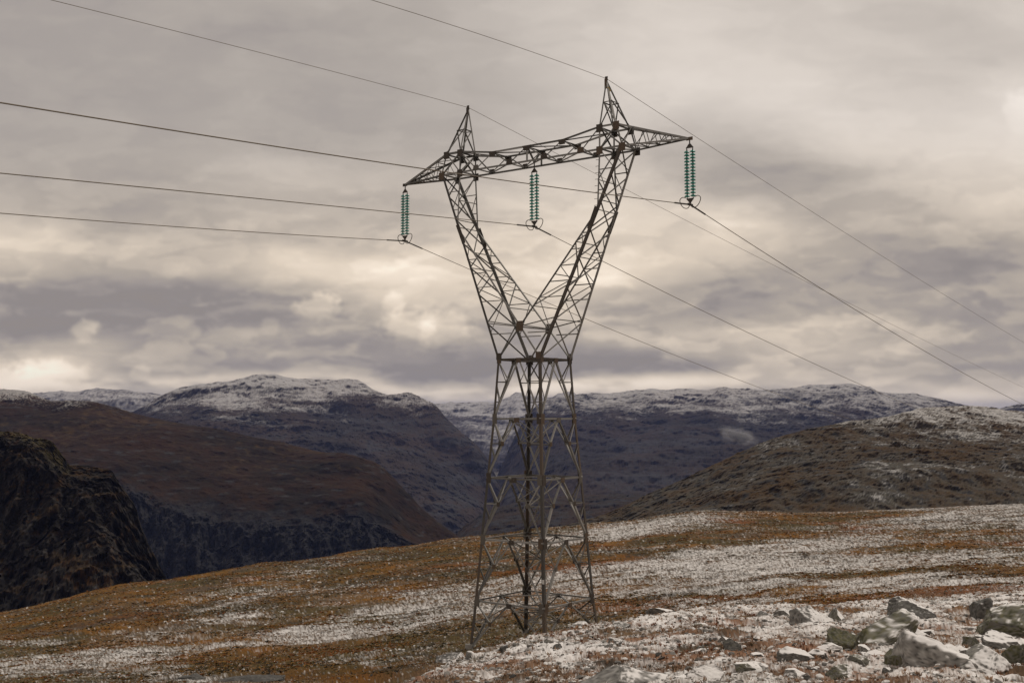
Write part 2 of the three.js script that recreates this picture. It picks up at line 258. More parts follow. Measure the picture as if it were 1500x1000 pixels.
{
  const NU = 1060, NV = 590, D0 = 4.6, D1 = 950;
  const A0 = -29.5 * Math.PI / 180, A1 = 31 * Math.PI / 180;
  const dist = j => { const t = j / (NV - 1); return D0 * Math.pow(D1 / D0, t); };
  const rj = rng(99);
  const g = gridGeometry(NU, NV, (i, j) => {
    const a = lerp(A0, A1, (i + (rj() - 0.5) * 0.7) / (NU - 1)), D = dist(j + (j > 0 && j < NV - 1 ? (rj() - 0.5) * 0.7 : 0));
    const x = D * Math.tan(a), d = D; return [x, groundY(x, d), -d];
  });
  const rc = rng(5);
  paint(g, (x, y, z, nx, ny, nz) => {
    const d = -z, dist = Math.hypot(x, d);
    const n1 = fbm(x / 3.1, 2.2, d / 3.7, 4, 0.6), n2 = noise(x / 14, 5.5, d / 17), n3 = noise(x / 0.33, 9.9, d / 0.33), n4 = noise(x / 45, 1.5, d / 60);
    const n5 = noise(x / 7, 15.5, d / 9), n6 = fbm(x / 22, 18.5, d / 34, 3);
    let sward = mix3(C.russet, C.straw, clamp(0.38 + 0.9 * n1 + 0.35 * n4));
    sward = mix3(sward, C.heath, clamp(0.25 + 1.3 * n5 + 0.5 * n1)); sward = mix3(sward, C.rust, 0.8 * sstep(0.08, 0.4, n6 + 0.4 * n1));
    sward = mix3(sward, C.olive, clamp(0.36 + 1.6 * n2 + 1.1 * n1 + 0.6 * noise(x / 1.1, 2.9, d / 1.3)));
    sward = mix3(sward, C.dark, 0.6 * sstep(0.1, 0.5, n4 * 0.7 + n1 * 0.8 - 0.1 * n2));
    const nearHeath = sstep(45, 15, dist);
    sward = mix3(sward, mix3(C.red, C.dark, clamp(0.22 + 1.3 * noise(x / 0.8, 3.7, d / 0.9) + 0.6 * noise(x / 0.12, 3.2, d / 0.12))), nearHeath * clamp(0.6 + 0.8 * noise(x / 1.4, 7.7, d / 1.5)));
    let s = groundState(x, d);
    const r = rc() - 0.5, grit = rc();
    // gravel and stones among the snow
    const stony = clamp((s - 0.38) * 3) * clamp(0.5 + noise(x / 6, 6.6, d / 8));
    sward = mix3(sward, C.gravel, 0.75 * sstep(0.3, 0.55, s) * (1 - 0.7 * nearHeath));
    if (grit < 0.10 + 0.3 * stony) sward = mix3(sward, grit < 0.06 ? C.dark : C.stone, 0.75);
    const near = sstep(45, 20, dist); let cover = sstep(0.30 + 0.08 * near, 0.98 - 0.20 * near, s + r * (0.56 - 0.36 * near) + (0.14 + 0.1 * near) * n3);
    // dark wet soil along little terrace steps
    const run = x * 0.94 + d * 0.34, across = d * 0.94 - x * 0.34, step = Math.abs(fbm(run / 26, 12.2, across / 7, 4, 0.55)); const soil = sstep(0.035, 0.01, step) * sstep(-0.1, 0.25, n2 + n1) * (1 - near); sward = mix3(sward, C.dark, soil * 0.85); cover *= 1 - 0.8 * soil;
    if (grit > 0.992) cover = Math.max(cover, 0.7);
    if (grit < 0.03) cover *= 0.2;
    if (ny < 0.72) cover *= 0.5;
    return mix3(mul3(sward, 0.72 + 0.5 * rc()), C.snow, cover * (0.74 + 0.18 * near));
  });
  const m = structure('ground', g, earth, 'snow dusted russet heath sloping down to the valley brow', 'ground');
}
// deep floor of the valleys out to the horizon
{
  const g = gridGeometry(60, 60, (i, j) => [lerp(-26000, 26000, i / 59), -900 + 60 * noise(i / 5, 0.5, j / 5), lerp(-28000, 3000, j / 59)]);
  paint(g, (x, y, z) => mix3([0.11, 0.10, 0.05], [0.15, 0.11, 0.06], clamp(0.5 + noise(x / 900, 0.5, z / 900))));
  structure('valley_floor', g, earth, 'dark valley floor far below the mountains', 'valley');
}

// value of the nearest of scattered points: broken blocks of rock
const HASH = (x, y, z) => { let h = Math.imul(x, 374761393) ^ Math.imul(y, 668265263) ^ Math.imul(z, 2147483647); h = Math.imul(h ^ (h >>> 13), 1274126177); h ^= h >>> 16; return h >>> 0; };
function blocks(x, y, z) {
  const X = Math.floor(x), Y = Math.floor(y), Z = Math.floor(z); let best = 9, val = 0;
  for (let k = -1; k <= 1; k++) for (let j = -1; j <= 1; j++) for (let i = -1; i <= 1; i++) {
    const h = HASH(X + i, Y + j, Z + k), dx = X + i + (h & 255) / 255 - x, dy = Y + j + ((h >>> 8) & 255) / 255 - y, dz = Z + k + ((h >>> 16) & 255) / 255 - z, d = dx * dx + dy * dy + dz * dz;
    if (d < best) { best = d; val = (h >>> 24) / 255; }
  }
  return val;
}
// ───────────────────────── mountains ─────────────────────────
// each is a sheet lofted through lines of [photo column, photo row, distance]: back, crest, shoulders, foot; then broken up by noise
function mountain(name, label, nu, lines, rows, { amp, size, crest = 0, gully = 0, gullyFrom = 0.5, strata = 0, crag = 0, rockFrom, color, x0, x1 }) {
  const fn = lines.map(pts => [monotone(pts.map(p => [p[0], p[1]])), monotone(pts.map(p => [p[0], p[2]]))]);
  const col = px => fn.map(([fy, fd]) => { const r = ray(px, fy(px)), k = fd(px) / r[2]; return [r[0] * k, r[1] * k, r[2] * k]; });
  const segs = rows.reduce((a, b) => a + b, 0), where = [];
  rows.forEach((n, k) => { for (let q = 0; q < n; q++) where.push([k, q / n]); }); where.push([rows.length - 1, 1]);
  const nv = segs + 1; let cache = -1, P = null;
  const cat = (a, b, c, d, t) => b + 0.5 * t * (c - a + t * (2 * a - 5 * b + 4 * c - d + t * (3 * (b - c) + d - a)));
  const columns = []; for (let i = 0; i < nu; i++) columns.push(col(lerp(x0, x1, i / (nu - 1))));
  const share = new Float32Array(nu * nv);
  const g = gridGeometry(nu, nv, (i, j) => {
    const P = columns[i], [k, t] = where[j], n = P.length;
    const q = [0, 1, 2].map(c => { const v = cat(P[Math.max(0, k - 1)][c], P[k][c], P[k + 1][c], P[Math.min(n - 1, k + 2)][c], t), l = lerp(P[k][c], P[k + 1][c], t); return lerp(l, v, 0.7); });
    let [x, y, d] = q; const u = k + t; share[j * nu + i] = u;
    const onCrest = 1 - clamp(Math.abs(u - 1) / 0.18);               // keep the skyline where it is
    const n1 = fbm(x / size, y / size, d / size, 6, 0.55), n2 = ridged(x / size * 1.4 + 9, y / size * 0.8, d / size * 1.4, 5, 0.52);
    let out = amp * (0.75 * n1 + 0.55 * (n2 - 0.45)) * (1 - onCrest);
    const front = sstep(1.0, 1.25, u);
    if (gully) { const gg = ridged(x / (size * 0.22), y / (size * 1.6), d / (size * 0.35), 4, 0.6); out += gully * (gg - 0.4) * sstep(gullyFrom - 0.15, gullyFrom + 0.12, u); }
    if (strata) { const w = 0.4 * noise(x / size, y / size, d / size), sn = noise(x / (size * 0.9), y / (size * 0.075) + 3 * w, d / (size * 0.9)); out += strata * (Math.max(-0.2, sn) * 1.4) * (1 - onCrest); }
    if (crag) { const wv = 0.5 * noise(x / (size * 0.1), y / (size * 0.1), d / (size * 0.1)), rocky = rockFrom === undefined ? 1 : sstep(rockFrom - 0.1, rockFrom + 0.15, u + 0.4 * n1); out += crag * (0.08 + 0.92 * rocky) * ((blocks(x / (size * 0.11) + wv, y / (size * 0.17), d / (size * 0.11)) - 0.5) + 0.55 * (blocks(x / (size * 0.045), y / (size * 0.06) + wv, d / (size * 0.045)) - 0.5) + 0.5 * fbm(x / (size * 0.05), y / (size * 0.05), d / (size * 0.05), 3, 0.6)) * (1 - 0.6 * onCrest); }
    const L = Math.hypot(x, d); x -= x / L * out; d -= d / L * out;
    y += 0.35 * out * front + onCrest * crest * (fbm(x / (size * 0.16), 2.2, d / (size * 0.16), 4, 0.6));
    return [x, y, -d];
  }, true);
  paint(g, (x, y, z, nx, ny, nz, v) => color(x, y, -z, nx, ny, nz, share[v]));
  g.deleteAttribute('normal');                                       // broken facets, not a rounded skin
  return structure(name, g, earth, label, 'mountain');
}
const rm = rng(31);
// distant snowy fell and pale snowfields at the head of the valley
const snowFell = (snowY, soft, rock, sizeN, grain) => (x, y, d, nx, ny, nz, u) => {
  const n = fbm(x / sizeN, y / sizeN * 1.7, d / sizeN, 5, 0.6), r = rm() - 0.5, gn = noise(x / grain, y / (grain * 0.7), d / grain);
  const lo = mix3(rock[0], rock[1], clamp(0.5 + 1.3 * noise(x / sizeN / 0.6, y / sizeN * 2.2, d / sizeN) + 0.5 * r));
  const band = fbm(x / (sizeN * 0.9), y / (sizeN * 0.09) + n, d / (sizeN * 0.9), 4, 0.55); let base = mix3(lo, rock[2], sstep(0.02, 0.3, band + 0.3 * r + 0.2 * gn));
  let s = sstep(-1.3, 1.5, (y - snowY) / soft + 2.4 * n + 2.8 * band + 0.9 * gn + 1.2 * r) * sstep(0.2, 0.7, ny + 0.3 * r);
  s *= 0.47;
  return mix3(base, C.snow, s);
};
mountain('mountain', 'low far snowy fell between brown slope and the highest peak', 150,
  [[[-60, 640, 12500], [330, 640, 12500]], [[-60, 590, 9500], [30, 582, 9500], [66, 574, 9500], [110, 573, 9500], [135, 570, 9500], [165, 570, 9500], [195, 572, 9500], [215, 575, 9500], [240, 580, 9500], [280, 588, 9500], [330, 600, 9500]], [[-60, 640, 8300], [330, 640, 8300]], [[-60, 720, 7400], [330, 720, 7400]]],
  [8, 40, 14], { amp: 130, size: 700, crest: 40, strata: 30, crag: 26, x0: -60, x1: 330, color: snowFell(20, 130, [[0.07, 0.06, 0.055], [0.05, 0.045, 0.045], [0.045, 0.045, 0.05]], 500, 70) });
mountain('mountain', 'pale snowfield plateau at the head of the valley behind the tower', 220,
  [[[480, 640, 14000], [960, 640, 14000]], [[480, 600, 11000], [560, 590, 11000], [600, 592, 11000], [640, 591, 11000], [680, 590, 11000], [720, 590, 11000], [746, 581, 11000], [756, 575, 11000], [771, 580, 11000], [808, 582, 11000], [819, 576, 11000], [836, 575, 11000], [851, 581, 11000], [890, 590, 11000], [960, 600, 11000]], [[480, 625, 9600], [960, 625, 9600]], [[480, 690, 8200], [960, 690, 8200]]],
  [8, 40, 30], { amp: 170, size: 900, crest: 40, strata: 40, crag: 30, x0: 480, x1: 960, color: snowFell(-30, 160, [[0.075, 0.065, 0.06], [0.05, 0.045, 0.045], [0.045, 0.045, 0.05]], 600, 80) });
// great fell left of the valley with its snow cap
mountain('mountain', 'broad mountain with snow capped rounded summit left of the tower', 470,
  [[[150, 690, 9500], [800, 900, 9500]],
    [[150, 625, 7000], [205, 606, 7000], [230, 591, 7000], [250, 581, 7000], [275, 575, 7000], [300, 571, 7000], [330, 569, 7000], [355, 566, 7000], [375, 562, 7000], [398, 559, 7000], [420, 562, 7000], [450, 563, 7000], [500, 566, 7000], [522, 569, 6900], [540, 578, 6800], [555, 585, 6700], [570, 588, 6700], [590, 586, 6700], [610, 590, 6600], [626, 597, 6500], [640, 604, 6400], [655, 622, 6300], [675, 640, 6200], [695, 656, 6000], [712, 674, 5900], [728, 705, 5700], [745, 745, 5500], [770, 800, 5300], [800, 860, 5200]],
    [[150, 640, 6000], [300, 600, 6000], [480, 606, 6000], [600, 640, 5700], [700, 715, 5300], [800, 890, 4900]],
    [[150, 690, 5200], [350, 660, 5100], [520, 690, 4900], [640, 740, 4700], [720, 790, 4600], [800, 910, 4600]],
    [[150, 800, 4300], [500, 800, 4200], [640, 810, 4100], [800, 940, 4100]]],
  [8, 60, 80, 60], { amp: 150, size: 620, crest: 16, gully: 40, gullyFrom: 2.1, strata: 16, crag: 13, x0: 150, x1: 800, color: snowFell(62, 52, [[0.053, 0.039, 0.029], [0.033, 0.029, 0.025], [0.05, 0.048, 0.047]], 420, 45) });
// long ridge right of the valley
mountain('mountain', 'long mountain ridge with snow dusted top right of the tower', 560,
  [[[640, 900, 10500], [760, 700, 10500], [1620, 640, 10500]],
    [[640, 830, 6400], [680, 780, 6600], [715, 730, 6800], [745, 660, 7100], [765, 622, 7400], [790, 598, 7700], [812, 588, 7800], [840, 583, 7900], [873, 580, 8000], [901, 577, 8000], [935, 574, 8000], [955, 571, 8000], [975, 573, 8000], [995, 571, 8000], [1030, 573, 8000], [1062, 570, 8000], [1100, 573, 8000], [1140, 571, 8000], [1190, 567, 8000], [1225, 564, 8000], [1245, 563, 8000], [1262, 566, 8000], [1275, 567, 8000], [1284, 573, 8000], [1310, 577, 8000], [1340, 577, 8000], [1350, 580, 8000], [1375, 585, 8000], [1400, 591, 8000], [1430, 597, 8000], [1465, 601, 8000], [1485, 596, 8000], [1510, 592, 8000], [1620, 588, 8000]],
    [[640, 850, 5900], [745, 690, 6300], [800, 622, 6900], [900, 610, 6900], [1050, 606, 6900], [1250, 606, 6900], [1400, 620, 6900], [1620, 625, 6900]],
    [[640, 870, 5100], [745, 720, 5300], [850, 655, 5800], [1000, 650, 5900], [1200, 650, 5900], [1620, 660, 5900]],
    [[640, 890, 4300], [745, 765, 4400], [900, 720, 4500], [1200, 720, 4600], [1620, 740, 4600]],
    [[640, 960, 3900], [900, 840, 3800], [1620, 840, 3800]]],
  [8, 60, 50, 50, 40], { amp: 160, size: 640, crest: 18, gully: 36, gullyFrom: 3, strata: 18, crag: 14, x0: 640, x1: 1620, color: snowFell(52, 62, [[0.047, 0.036, 0.029], [0.03, 0.027, 0.024], [0.048, 0.046, 0.046]], 420, 45) });
// brown spur closing the valley floor
const heathFell = (tones, sizeN, grain) => (x, y, d, nx, ny, nz, u) => {
  const n = fbm(x / sizeN, y / sizeN * 2, d / sizeN, 5, 0.6), r = rm() - 0.5, n2 = noise(x / grain, y / grain * 2, d / grain);
  let c = mix3(tones[0], tones[1], clamp(0.5 + 1.2 * n + 0.4 * n2 + 0.4 * r));
  c = mix3(c, tones[2], sstep(0.05, 0.4, n2 + 0.3 * n));
  return mul3(c, 0.85 + 0.3 * (r + 0.5));
};
mountain('mountain', 'brown spur low in the valley behind the tower legs', 200,
  [[[600, 860, 4600], [1000, 780, 4600]], [[600, 870, 3900], [660, 792, 3900], [690, 767, 3900], [715, 749, 3900], [745, 740, 3900], [790, 732, 3900], [840, 726, 3900], [900, 724, 3900], [1000, 730, 3900]], [[600, 880, 3200], [700, 790, 3200], [1000, 770, 3200]], [[600, 930, 2900], [1000, 880, 2900]]],
  [6, 46, 24], { amp: 70, size: 300, crest: 10, strata: 14, crag: 10, x0: 600, x1: 1000, color: heathFell([[0.05, 0.033, 0.02], [0.03, 0.026, 0.018], [0.04, 0.038, 0.036]], 240, 40) });
// brown mountain across the valley, bench on top and dark cliffs below
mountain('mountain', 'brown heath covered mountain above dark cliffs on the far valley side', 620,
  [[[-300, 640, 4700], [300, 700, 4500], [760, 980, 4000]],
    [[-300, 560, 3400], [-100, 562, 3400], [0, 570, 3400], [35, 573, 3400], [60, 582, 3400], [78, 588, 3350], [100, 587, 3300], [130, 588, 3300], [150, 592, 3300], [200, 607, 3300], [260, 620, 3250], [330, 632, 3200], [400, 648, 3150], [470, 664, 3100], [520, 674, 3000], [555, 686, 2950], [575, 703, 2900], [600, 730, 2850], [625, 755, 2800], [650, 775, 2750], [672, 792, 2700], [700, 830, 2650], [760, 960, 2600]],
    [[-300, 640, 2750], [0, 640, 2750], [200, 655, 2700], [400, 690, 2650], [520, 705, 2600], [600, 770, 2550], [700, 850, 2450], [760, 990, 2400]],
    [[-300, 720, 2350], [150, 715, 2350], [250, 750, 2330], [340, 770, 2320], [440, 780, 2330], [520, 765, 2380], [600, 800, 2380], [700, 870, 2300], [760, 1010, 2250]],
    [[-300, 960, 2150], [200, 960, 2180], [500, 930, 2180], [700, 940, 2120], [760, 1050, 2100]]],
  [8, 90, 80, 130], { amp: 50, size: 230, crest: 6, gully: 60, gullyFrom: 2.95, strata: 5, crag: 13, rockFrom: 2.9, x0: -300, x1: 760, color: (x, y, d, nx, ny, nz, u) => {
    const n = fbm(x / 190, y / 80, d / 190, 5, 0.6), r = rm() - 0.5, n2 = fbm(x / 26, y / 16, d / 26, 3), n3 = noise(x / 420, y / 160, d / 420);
    let c = mix3([0.038, 0.02, 0.009], [0.016, 0.0125, 0.0075], clamp(0.5 + 1.4 * n + 0.8 * n2));  // heath and rock tones kept very dark, standing in for cloud shade
    c = mix3(c, [0.08, 0.05, 0.022], clamp(n2 * 1.5 + n3 * 0.8 - 0.25) * sstep(2.8, 2.0, u));
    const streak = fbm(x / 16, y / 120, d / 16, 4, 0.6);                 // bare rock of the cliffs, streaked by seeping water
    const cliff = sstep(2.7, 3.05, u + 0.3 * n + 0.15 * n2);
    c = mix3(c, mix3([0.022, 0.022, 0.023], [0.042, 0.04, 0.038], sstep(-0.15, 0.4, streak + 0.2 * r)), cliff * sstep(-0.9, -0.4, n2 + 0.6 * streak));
    c = mix3(c, [0.045, 0.043, 0.042], (1 - cliff) * sstep(0.2, 0.4, fbm(x / 60, y / 9, d / 60, 4, 0.6)));
    const snow = sstep(0, 1, (y - 25) / 40 + n * 1.2 + r) * 0.35; c = mix3(c, C.snow, snow * sstep(0.45, 0.8, ny));
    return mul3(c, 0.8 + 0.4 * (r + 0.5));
  } });
// near dark cliff with a grassy rim
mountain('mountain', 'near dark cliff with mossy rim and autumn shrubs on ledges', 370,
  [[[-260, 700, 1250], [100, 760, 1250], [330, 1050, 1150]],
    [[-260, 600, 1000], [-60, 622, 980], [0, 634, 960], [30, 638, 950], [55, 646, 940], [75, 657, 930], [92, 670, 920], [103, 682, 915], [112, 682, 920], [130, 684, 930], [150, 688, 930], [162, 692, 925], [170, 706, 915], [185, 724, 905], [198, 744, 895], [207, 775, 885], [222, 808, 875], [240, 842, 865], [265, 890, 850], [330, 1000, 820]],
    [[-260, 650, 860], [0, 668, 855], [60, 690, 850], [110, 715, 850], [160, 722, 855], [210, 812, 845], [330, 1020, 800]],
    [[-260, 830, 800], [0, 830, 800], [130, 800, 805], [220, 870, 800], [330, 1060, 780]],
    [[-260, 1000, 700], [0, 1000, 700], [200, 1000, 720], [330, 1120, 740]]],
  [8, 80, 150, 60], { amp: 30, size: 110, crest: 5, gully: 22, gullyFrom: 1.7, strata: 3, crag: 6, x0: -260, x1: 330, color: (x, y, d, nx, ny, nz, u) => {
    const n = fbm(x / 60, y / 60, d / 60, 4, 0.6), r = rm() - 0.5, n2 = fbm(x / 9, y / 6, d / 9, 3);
    let c = mix3([0.020, 0.0185, 0.018], [0.036, 0.03, 0.024], clamp(0.4 + n + 0.9 * n2));  // cloud shade over the cliff is put into these low rock albedos
    const seep = fbm(x / 5, y / 45, d / 5, 4, 0.6); c = mix3(c, [0.075, 0.071, 0.068], 0.8 * sstep(0.12, 0.4, seep + 0.25 * n2)); c = mix3(c, [0.06, 0.038, 0.017], 0.5 * sstep(0.12, 0.32, noise(x / 34, y / 5, d / 34) + 0.5 * n2 - 0.1));
    c = mix3(c, [0.07, 0.036, 0.014], 0.8 * sstep(0.16, 0.5, 0.7 * n + 0.9 * n2 + 0.3 * r));
    const rim = sstep(1.75, 1.2, u + 0.7 * n2 + 0.4 * n) * sstep(-0.372, -0.39, x / d + 0.01 * n2);
    c = mix3(c, mix3([0.16, 0.125, 0.05], [0.07, 0.062, 0.03], clamp(0.5 + n2 * 1.5 + r)), rim * sstep(-0.3, 0.1, n2));
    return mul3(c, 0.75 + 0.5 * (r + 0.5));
  } });
// rounded hill on the right with frosted upper slabs
mountain('hill', 'rounded grey brown hill with frosted rock slabs near its top', 600,
  [[[680, 900, 1900], [1000, 760, 2000], [1850, 680, 2200]],
    [[680, 840, 1250], [740, 800, 1250], [800, 777, 1270], [850, 764, 1280], [900, 748, 1300], [950, 725, 1320], [1000, 703, 1340], [1050, 680, 1360], [1100, 657, 1380], [1150, 640, 1400], [1200, 628, 1440], [1250, 621, 1480], [1290, 617, 1500], [1315, 611, 1520], [1340, 604, 1540], [1380, 600, 1560], [1430, 598, 1560], [1465, 602, 1550], [1475, 605, 1560], [1500, 606, 1600], [1850, 600, 1700]],
    [[680, 860, 1120], [850, 790, 1120], [1000, 735, 1120], [1150, 680, 1140], [1300, 650, 1200], [1500, 640, 1250], [1850, 630, 1300]],
    [[680, 880, 1000], [850, 810, 980], [1000, 765, 960], [1200, 715, 960], [1400, 690, 980], [1850, 680, 1000]],
    [[680, 950, 860], [1000, 860, 820], [1850, 830, 800]]],
  [8, 90, 70, 70], { amp: 24, size: 120, crest: 4, gully: 4, gullyFrom: 1.2, strata: 3, crag: 3.5, x0: 680, x1: 1850, color: (x, y, d, nx, ny, nz, u) => {
    const n = fbm(x / 90, y / 40, d / 90, 5, 0.6), r = rm() - 0.5, n2 = fbm(x / 12, y / 7, d / 12, 3), n3 = noise(x / 60, y / 30, d / 60);
    let c = mix3([0.075, 0.05, 0.028], [0.088, 0.082, 0.07], clamp(0.55 + 1.5 * n + 0.9 * n2));
    c = mix3(c, [0.045, 0.043, 0.041], sstep(0.1, 0.4, n2 + 0.4 * fbm(x / 30, y / 6, d / 30, 3)));
    const hi = (y + 26) / 34 + (x - 260) / 300;
    let s = sstep(0.8, 2.4, hi + 2.2 * n + 1.8 * n2 + 1.2 * r) * 0.46 * sstep(0.3, 0.7, ny + 0.2 * r);
    s = Math.max(s, 0.42 * sstep(0.2, 0.75, n + 0.7 * n2 + 0.3 * n3 + 0.35 * r + 0.12 * hi));
    return mul3(mix3(c, C.snow, s), 0.82 + 0.36 * (r + 0.5));
  } });

// wisps of cloud drifting against the far ridge
function wisp(label, px, py, w, h, d, n, opacity, seed) {
  const r = rng(seed), parts = [], c = ray(px, py), s = d / F, blob = new THREE.IcosahedronGeometry(1, 2).deleteAttribute('uv');
  for (let i = 0; i < n; i++) {
    const a = r() * 6.283, q = Math.pow(r(), 0.8), x = Math.cos(a) * q * w * s / 2, y = Math.sin(a) * q * h * s / 2 - x * 0.25, z = (r() - 0.5) * w * s * 0.7, k = h * s * (0.12 + 0.2 * r()) * (1.3 - q * 0.8);
    parts.push(blob.clone().scale(k * 1.5, k * 0.8, k * 1.3).translate(x, y, z));
  }
  const m = new THREE.Mesh(mergeGeometries(parts), new THREE.MeshStandardMaterial({ color: new THREE.Color().setRGB(0.85, 0.84, 0.84), roughness: 1, transparent: true, opacity, side: THREE.DoubleSide }));
  m.name = numbered('cloud'); m.position.set(c[0] / c[2] * d, c[1] / c[2] * d, -d); tag(m, label, 'cloud'); scene.add(shadows(m));
}
wisp('small wisp of cloud floating low against the dark mountainside', 1082, 638, 58, 24, 4200, 110, 0.028, 3);
wisp('veil of cloud clinging to the snowy ridge top', 1064, 583, 80, 13, 7300, 80, 0.05, 5);
wisp('long thin veil of cloud lying along the snowy ridge', 1165, 584, 130, 12, 7350, 80, 0.04, 9);

// ───────────────────────── the pylon ─────────────────────────
const steel = [[0.17, 0.165, 0.152], [0.24, 0.232, 0.215], [0.12, 0.115, 0.105], [0.30, 0.29, 0.27]].map(c => new THREE.MeshStandardMaterial({ color: new THREE.Color().setRGB(...c), roughness: 0.62, metalness: 0.35 }));
const lightSteel = [[0.27, 0.262, 0.245], [0.34, 0.33, 0.31], [0.22, 0.213, 0.198], [0.16, 0.152, 0.14]].map(c => new THREE.MeshStandardMaterial({ color: new THREE.Color().setRGB(...c), roughness: 0.6, metalness: 0.3 }));
const rusty = [[0.10, 0.084, 0.07], [0.085, 0.078, 0.07], [0.12, 0.092, 0.07]].map(c => new THREE.MeshStandardMaterial({ color: new THREE.Color().setRGB(...c), roughness: 0.75, metalness: 0.2 }));
const plateSteel = [[0.075, 0.06, 0.048], [0.12, 0.085, 0.058], [0.15, 0.135, 0.115]].map(c => new THREE.MeshStandardMaterial({ color: new THREE.Color().setRGB(...c), roughness: 0.7, metalness: 0.25 }));
const darkMetal = new THREE.MeshStandardMaterial({ color: new THREE.Color().setRGB(0.07, 0.06, 0.05), roughness: 0.55, metalness: 0.5 });
const angleIron = (() => { const t = 0.13, s = new THREE.Shape([[0, 0], [1, 0], [1, t], [t, t], [t, 1], [0, 1]].map(([x, y]) => new THREE.Vector2(x, y))); return new THREE.ExtrudeGeometry(s, { depth: 1, bevelEnabled: false }); })();
const unitBox = new THREE.BoxGeometry(1, 1, 1);
const YB = -12.1;
const tower = new THREE.Group(); tower.name = 'lattice_pylon';
tag(tower, 'steel lattice electricity pylon with forked top and horizontal crossarm', 'pylon');
tower.position.set(TOWER.x, YB, -TOWER.d); tower.rotation.y = -TOWER.yaw; scene.add(tower); tower.updateMatrixWorld();
const V3 = (u, v, h) => new THREE.Vector3(u, h - YB, -v);          // u along the crossarm, v along the line, h above eye level
const rt = rng(12);
const pick = a => a[Math.floor(rt() * a.length)];
function bar(name, a, b, w, inward, mats = steel) {
  const d = new THREE.Vector3().subVectors(b, a), len = d.length(); d.normalize();
  const ey = inward.clone().addScaledVector(d, -inward.dot(d)); if (ey.lengthSq() < 1e-6) ey.set(d.y, d.z, d.x).addScaledVector(d, -(d.y * d.x + d.z * d.y + d.x * d.z)); ey.normalize();
  const ex = new THREE.Vector3().crossVectors(ey, d);
  const m = new THREE.Mesh(angleIron, pick(mats)); m.name = name;
  m.quaternion.setFromRotationMatrix(new THREE.Matrix4().makeBasis(ex, ey, d));
  m.position.copy(a).addScaledVector(ey, rt() * 0.014).addScaledVector(ex, -w * 0.5); m.scale.set(w, w, len);
  tower.add(m); return m;
}
function leg(name, a, b, w, axis, mats) {                          // corner angle, its flanges turned to the tower's axis
  const d = new THREE.Vector3().subVectors(b, a), len = d.length(); d.normalize();
  const mid = a.clone().add(b).multiplyScalar(0.5), inn = new THREE.Vector3(axis.x - mid.x, 0, axis.z - mid.z);
  const e1 = new THREE.Vector3(Math.sign(inn.x) || 1, 0, 0), e2 = new THREE.Vector3(0, 0, Math.sign(inn.z) || 1);
  let ex = e1.addScaledVector(d, -e1.dot(d)).normalize(), ey = new THREE.Vector3().crossVectors(d, ex);
  if (ey.dot(e2) < 0) { const t = ex; ex = e2.addScaledVector(d, -e2.dot(d)).normalize(); ey = new THREE.Vector3().crossVectors(d, ex); }
  const m = new THREE.Mesh(angleIron, pick(mats)); m.name = name;
  m.quaternion.setFromRotationMatrix(new THREE.Matrix4().makeBasis(ex, ey, d)); m.position.copy(a); m.scale.set(w, w, len); tower.add(m); return m;
}
function plate(p, n, w, h, mats = plateSteel, shape = unitBox, name = 'gusset_plate') {
  const z = n.clone().normalize(), y = new THREE.Vector3(0, 1, 0).addScaledVector(z, -z.y); if (y.lengthSq() < 1e-4) y.set(1, 0, 0); y.normalize();
  const x = new THREE.Vector3().crossVectors(y, z), m = new THREE.Mesh(shape, pick(mats)); m.name = name;
  m.quaternion.setFromRotationMatrix(new THREE.Matrix4().makeBasis(x, y, z)); m.position.copy(p).addScaledVector(z, 0.012 + rt() * 0.008); m.scale.set(w, h, 0.014); tower.add(m); return m;
}
const lp = (a, b, t) => a.clone().lerp(b, t);
const axis0 = V3(0, 0, 0);
// body: four legs, five rings
const RING = [[1.338, 2.691], [1.502, -0.288], [1.725, -3.251], [1.933, -6.292], [2.143, -9.334]];
const QUAD = [[-1, -1], [1, -1], [1, 1], [-1, 1]];
const ringP = RING.map(([r, h]) => QUAD.map(([a, b]) => V3(a * r, b * r, h)));
const wallV = ([a, b], [c, e]) => new THREE.Vector3(-(a + c) / 2, 0, (b + e) / 2);   // inward normal of a face
const feet = QUAD.map(([a, b]) => {
  const r = 2.34, w = tower.localToWorld(V3(a * r, b * r, -11.9)); return V3(a * r, b * r, groundY(w.x, -w.z) - 0.12);
});
for (let k = 0; k < 4; k++) {
  for (let j = 0; j < RING.length - 1; j++) leg('leg', ringP[j + 1][k], ringP[j][k], 0.15 - 0.006 * (4 - j), axis0, rusty);
  leg('leg', feet[k], ringP[4][k], 0.155, axis0, rusty);
  const f = new THREE.Mesh(new THREE.CylinderGeometry(0.19, 0.24, 0.5, 12), new THREE.MeshStandardMaterial({ color: new THREE.Color().setRGB(0.32, 0.30, 0.27), roughness: 0.95 }));
  f.name = 'footing'; f.position.copy(feet[k]).add(new THREE.Vector3(0, 0.08, 0)); tower.add(f);
}
const UP = new THREE.Vector3(0, 1, 0), DOWN = new THREE.Vector3(0, -1, 0);
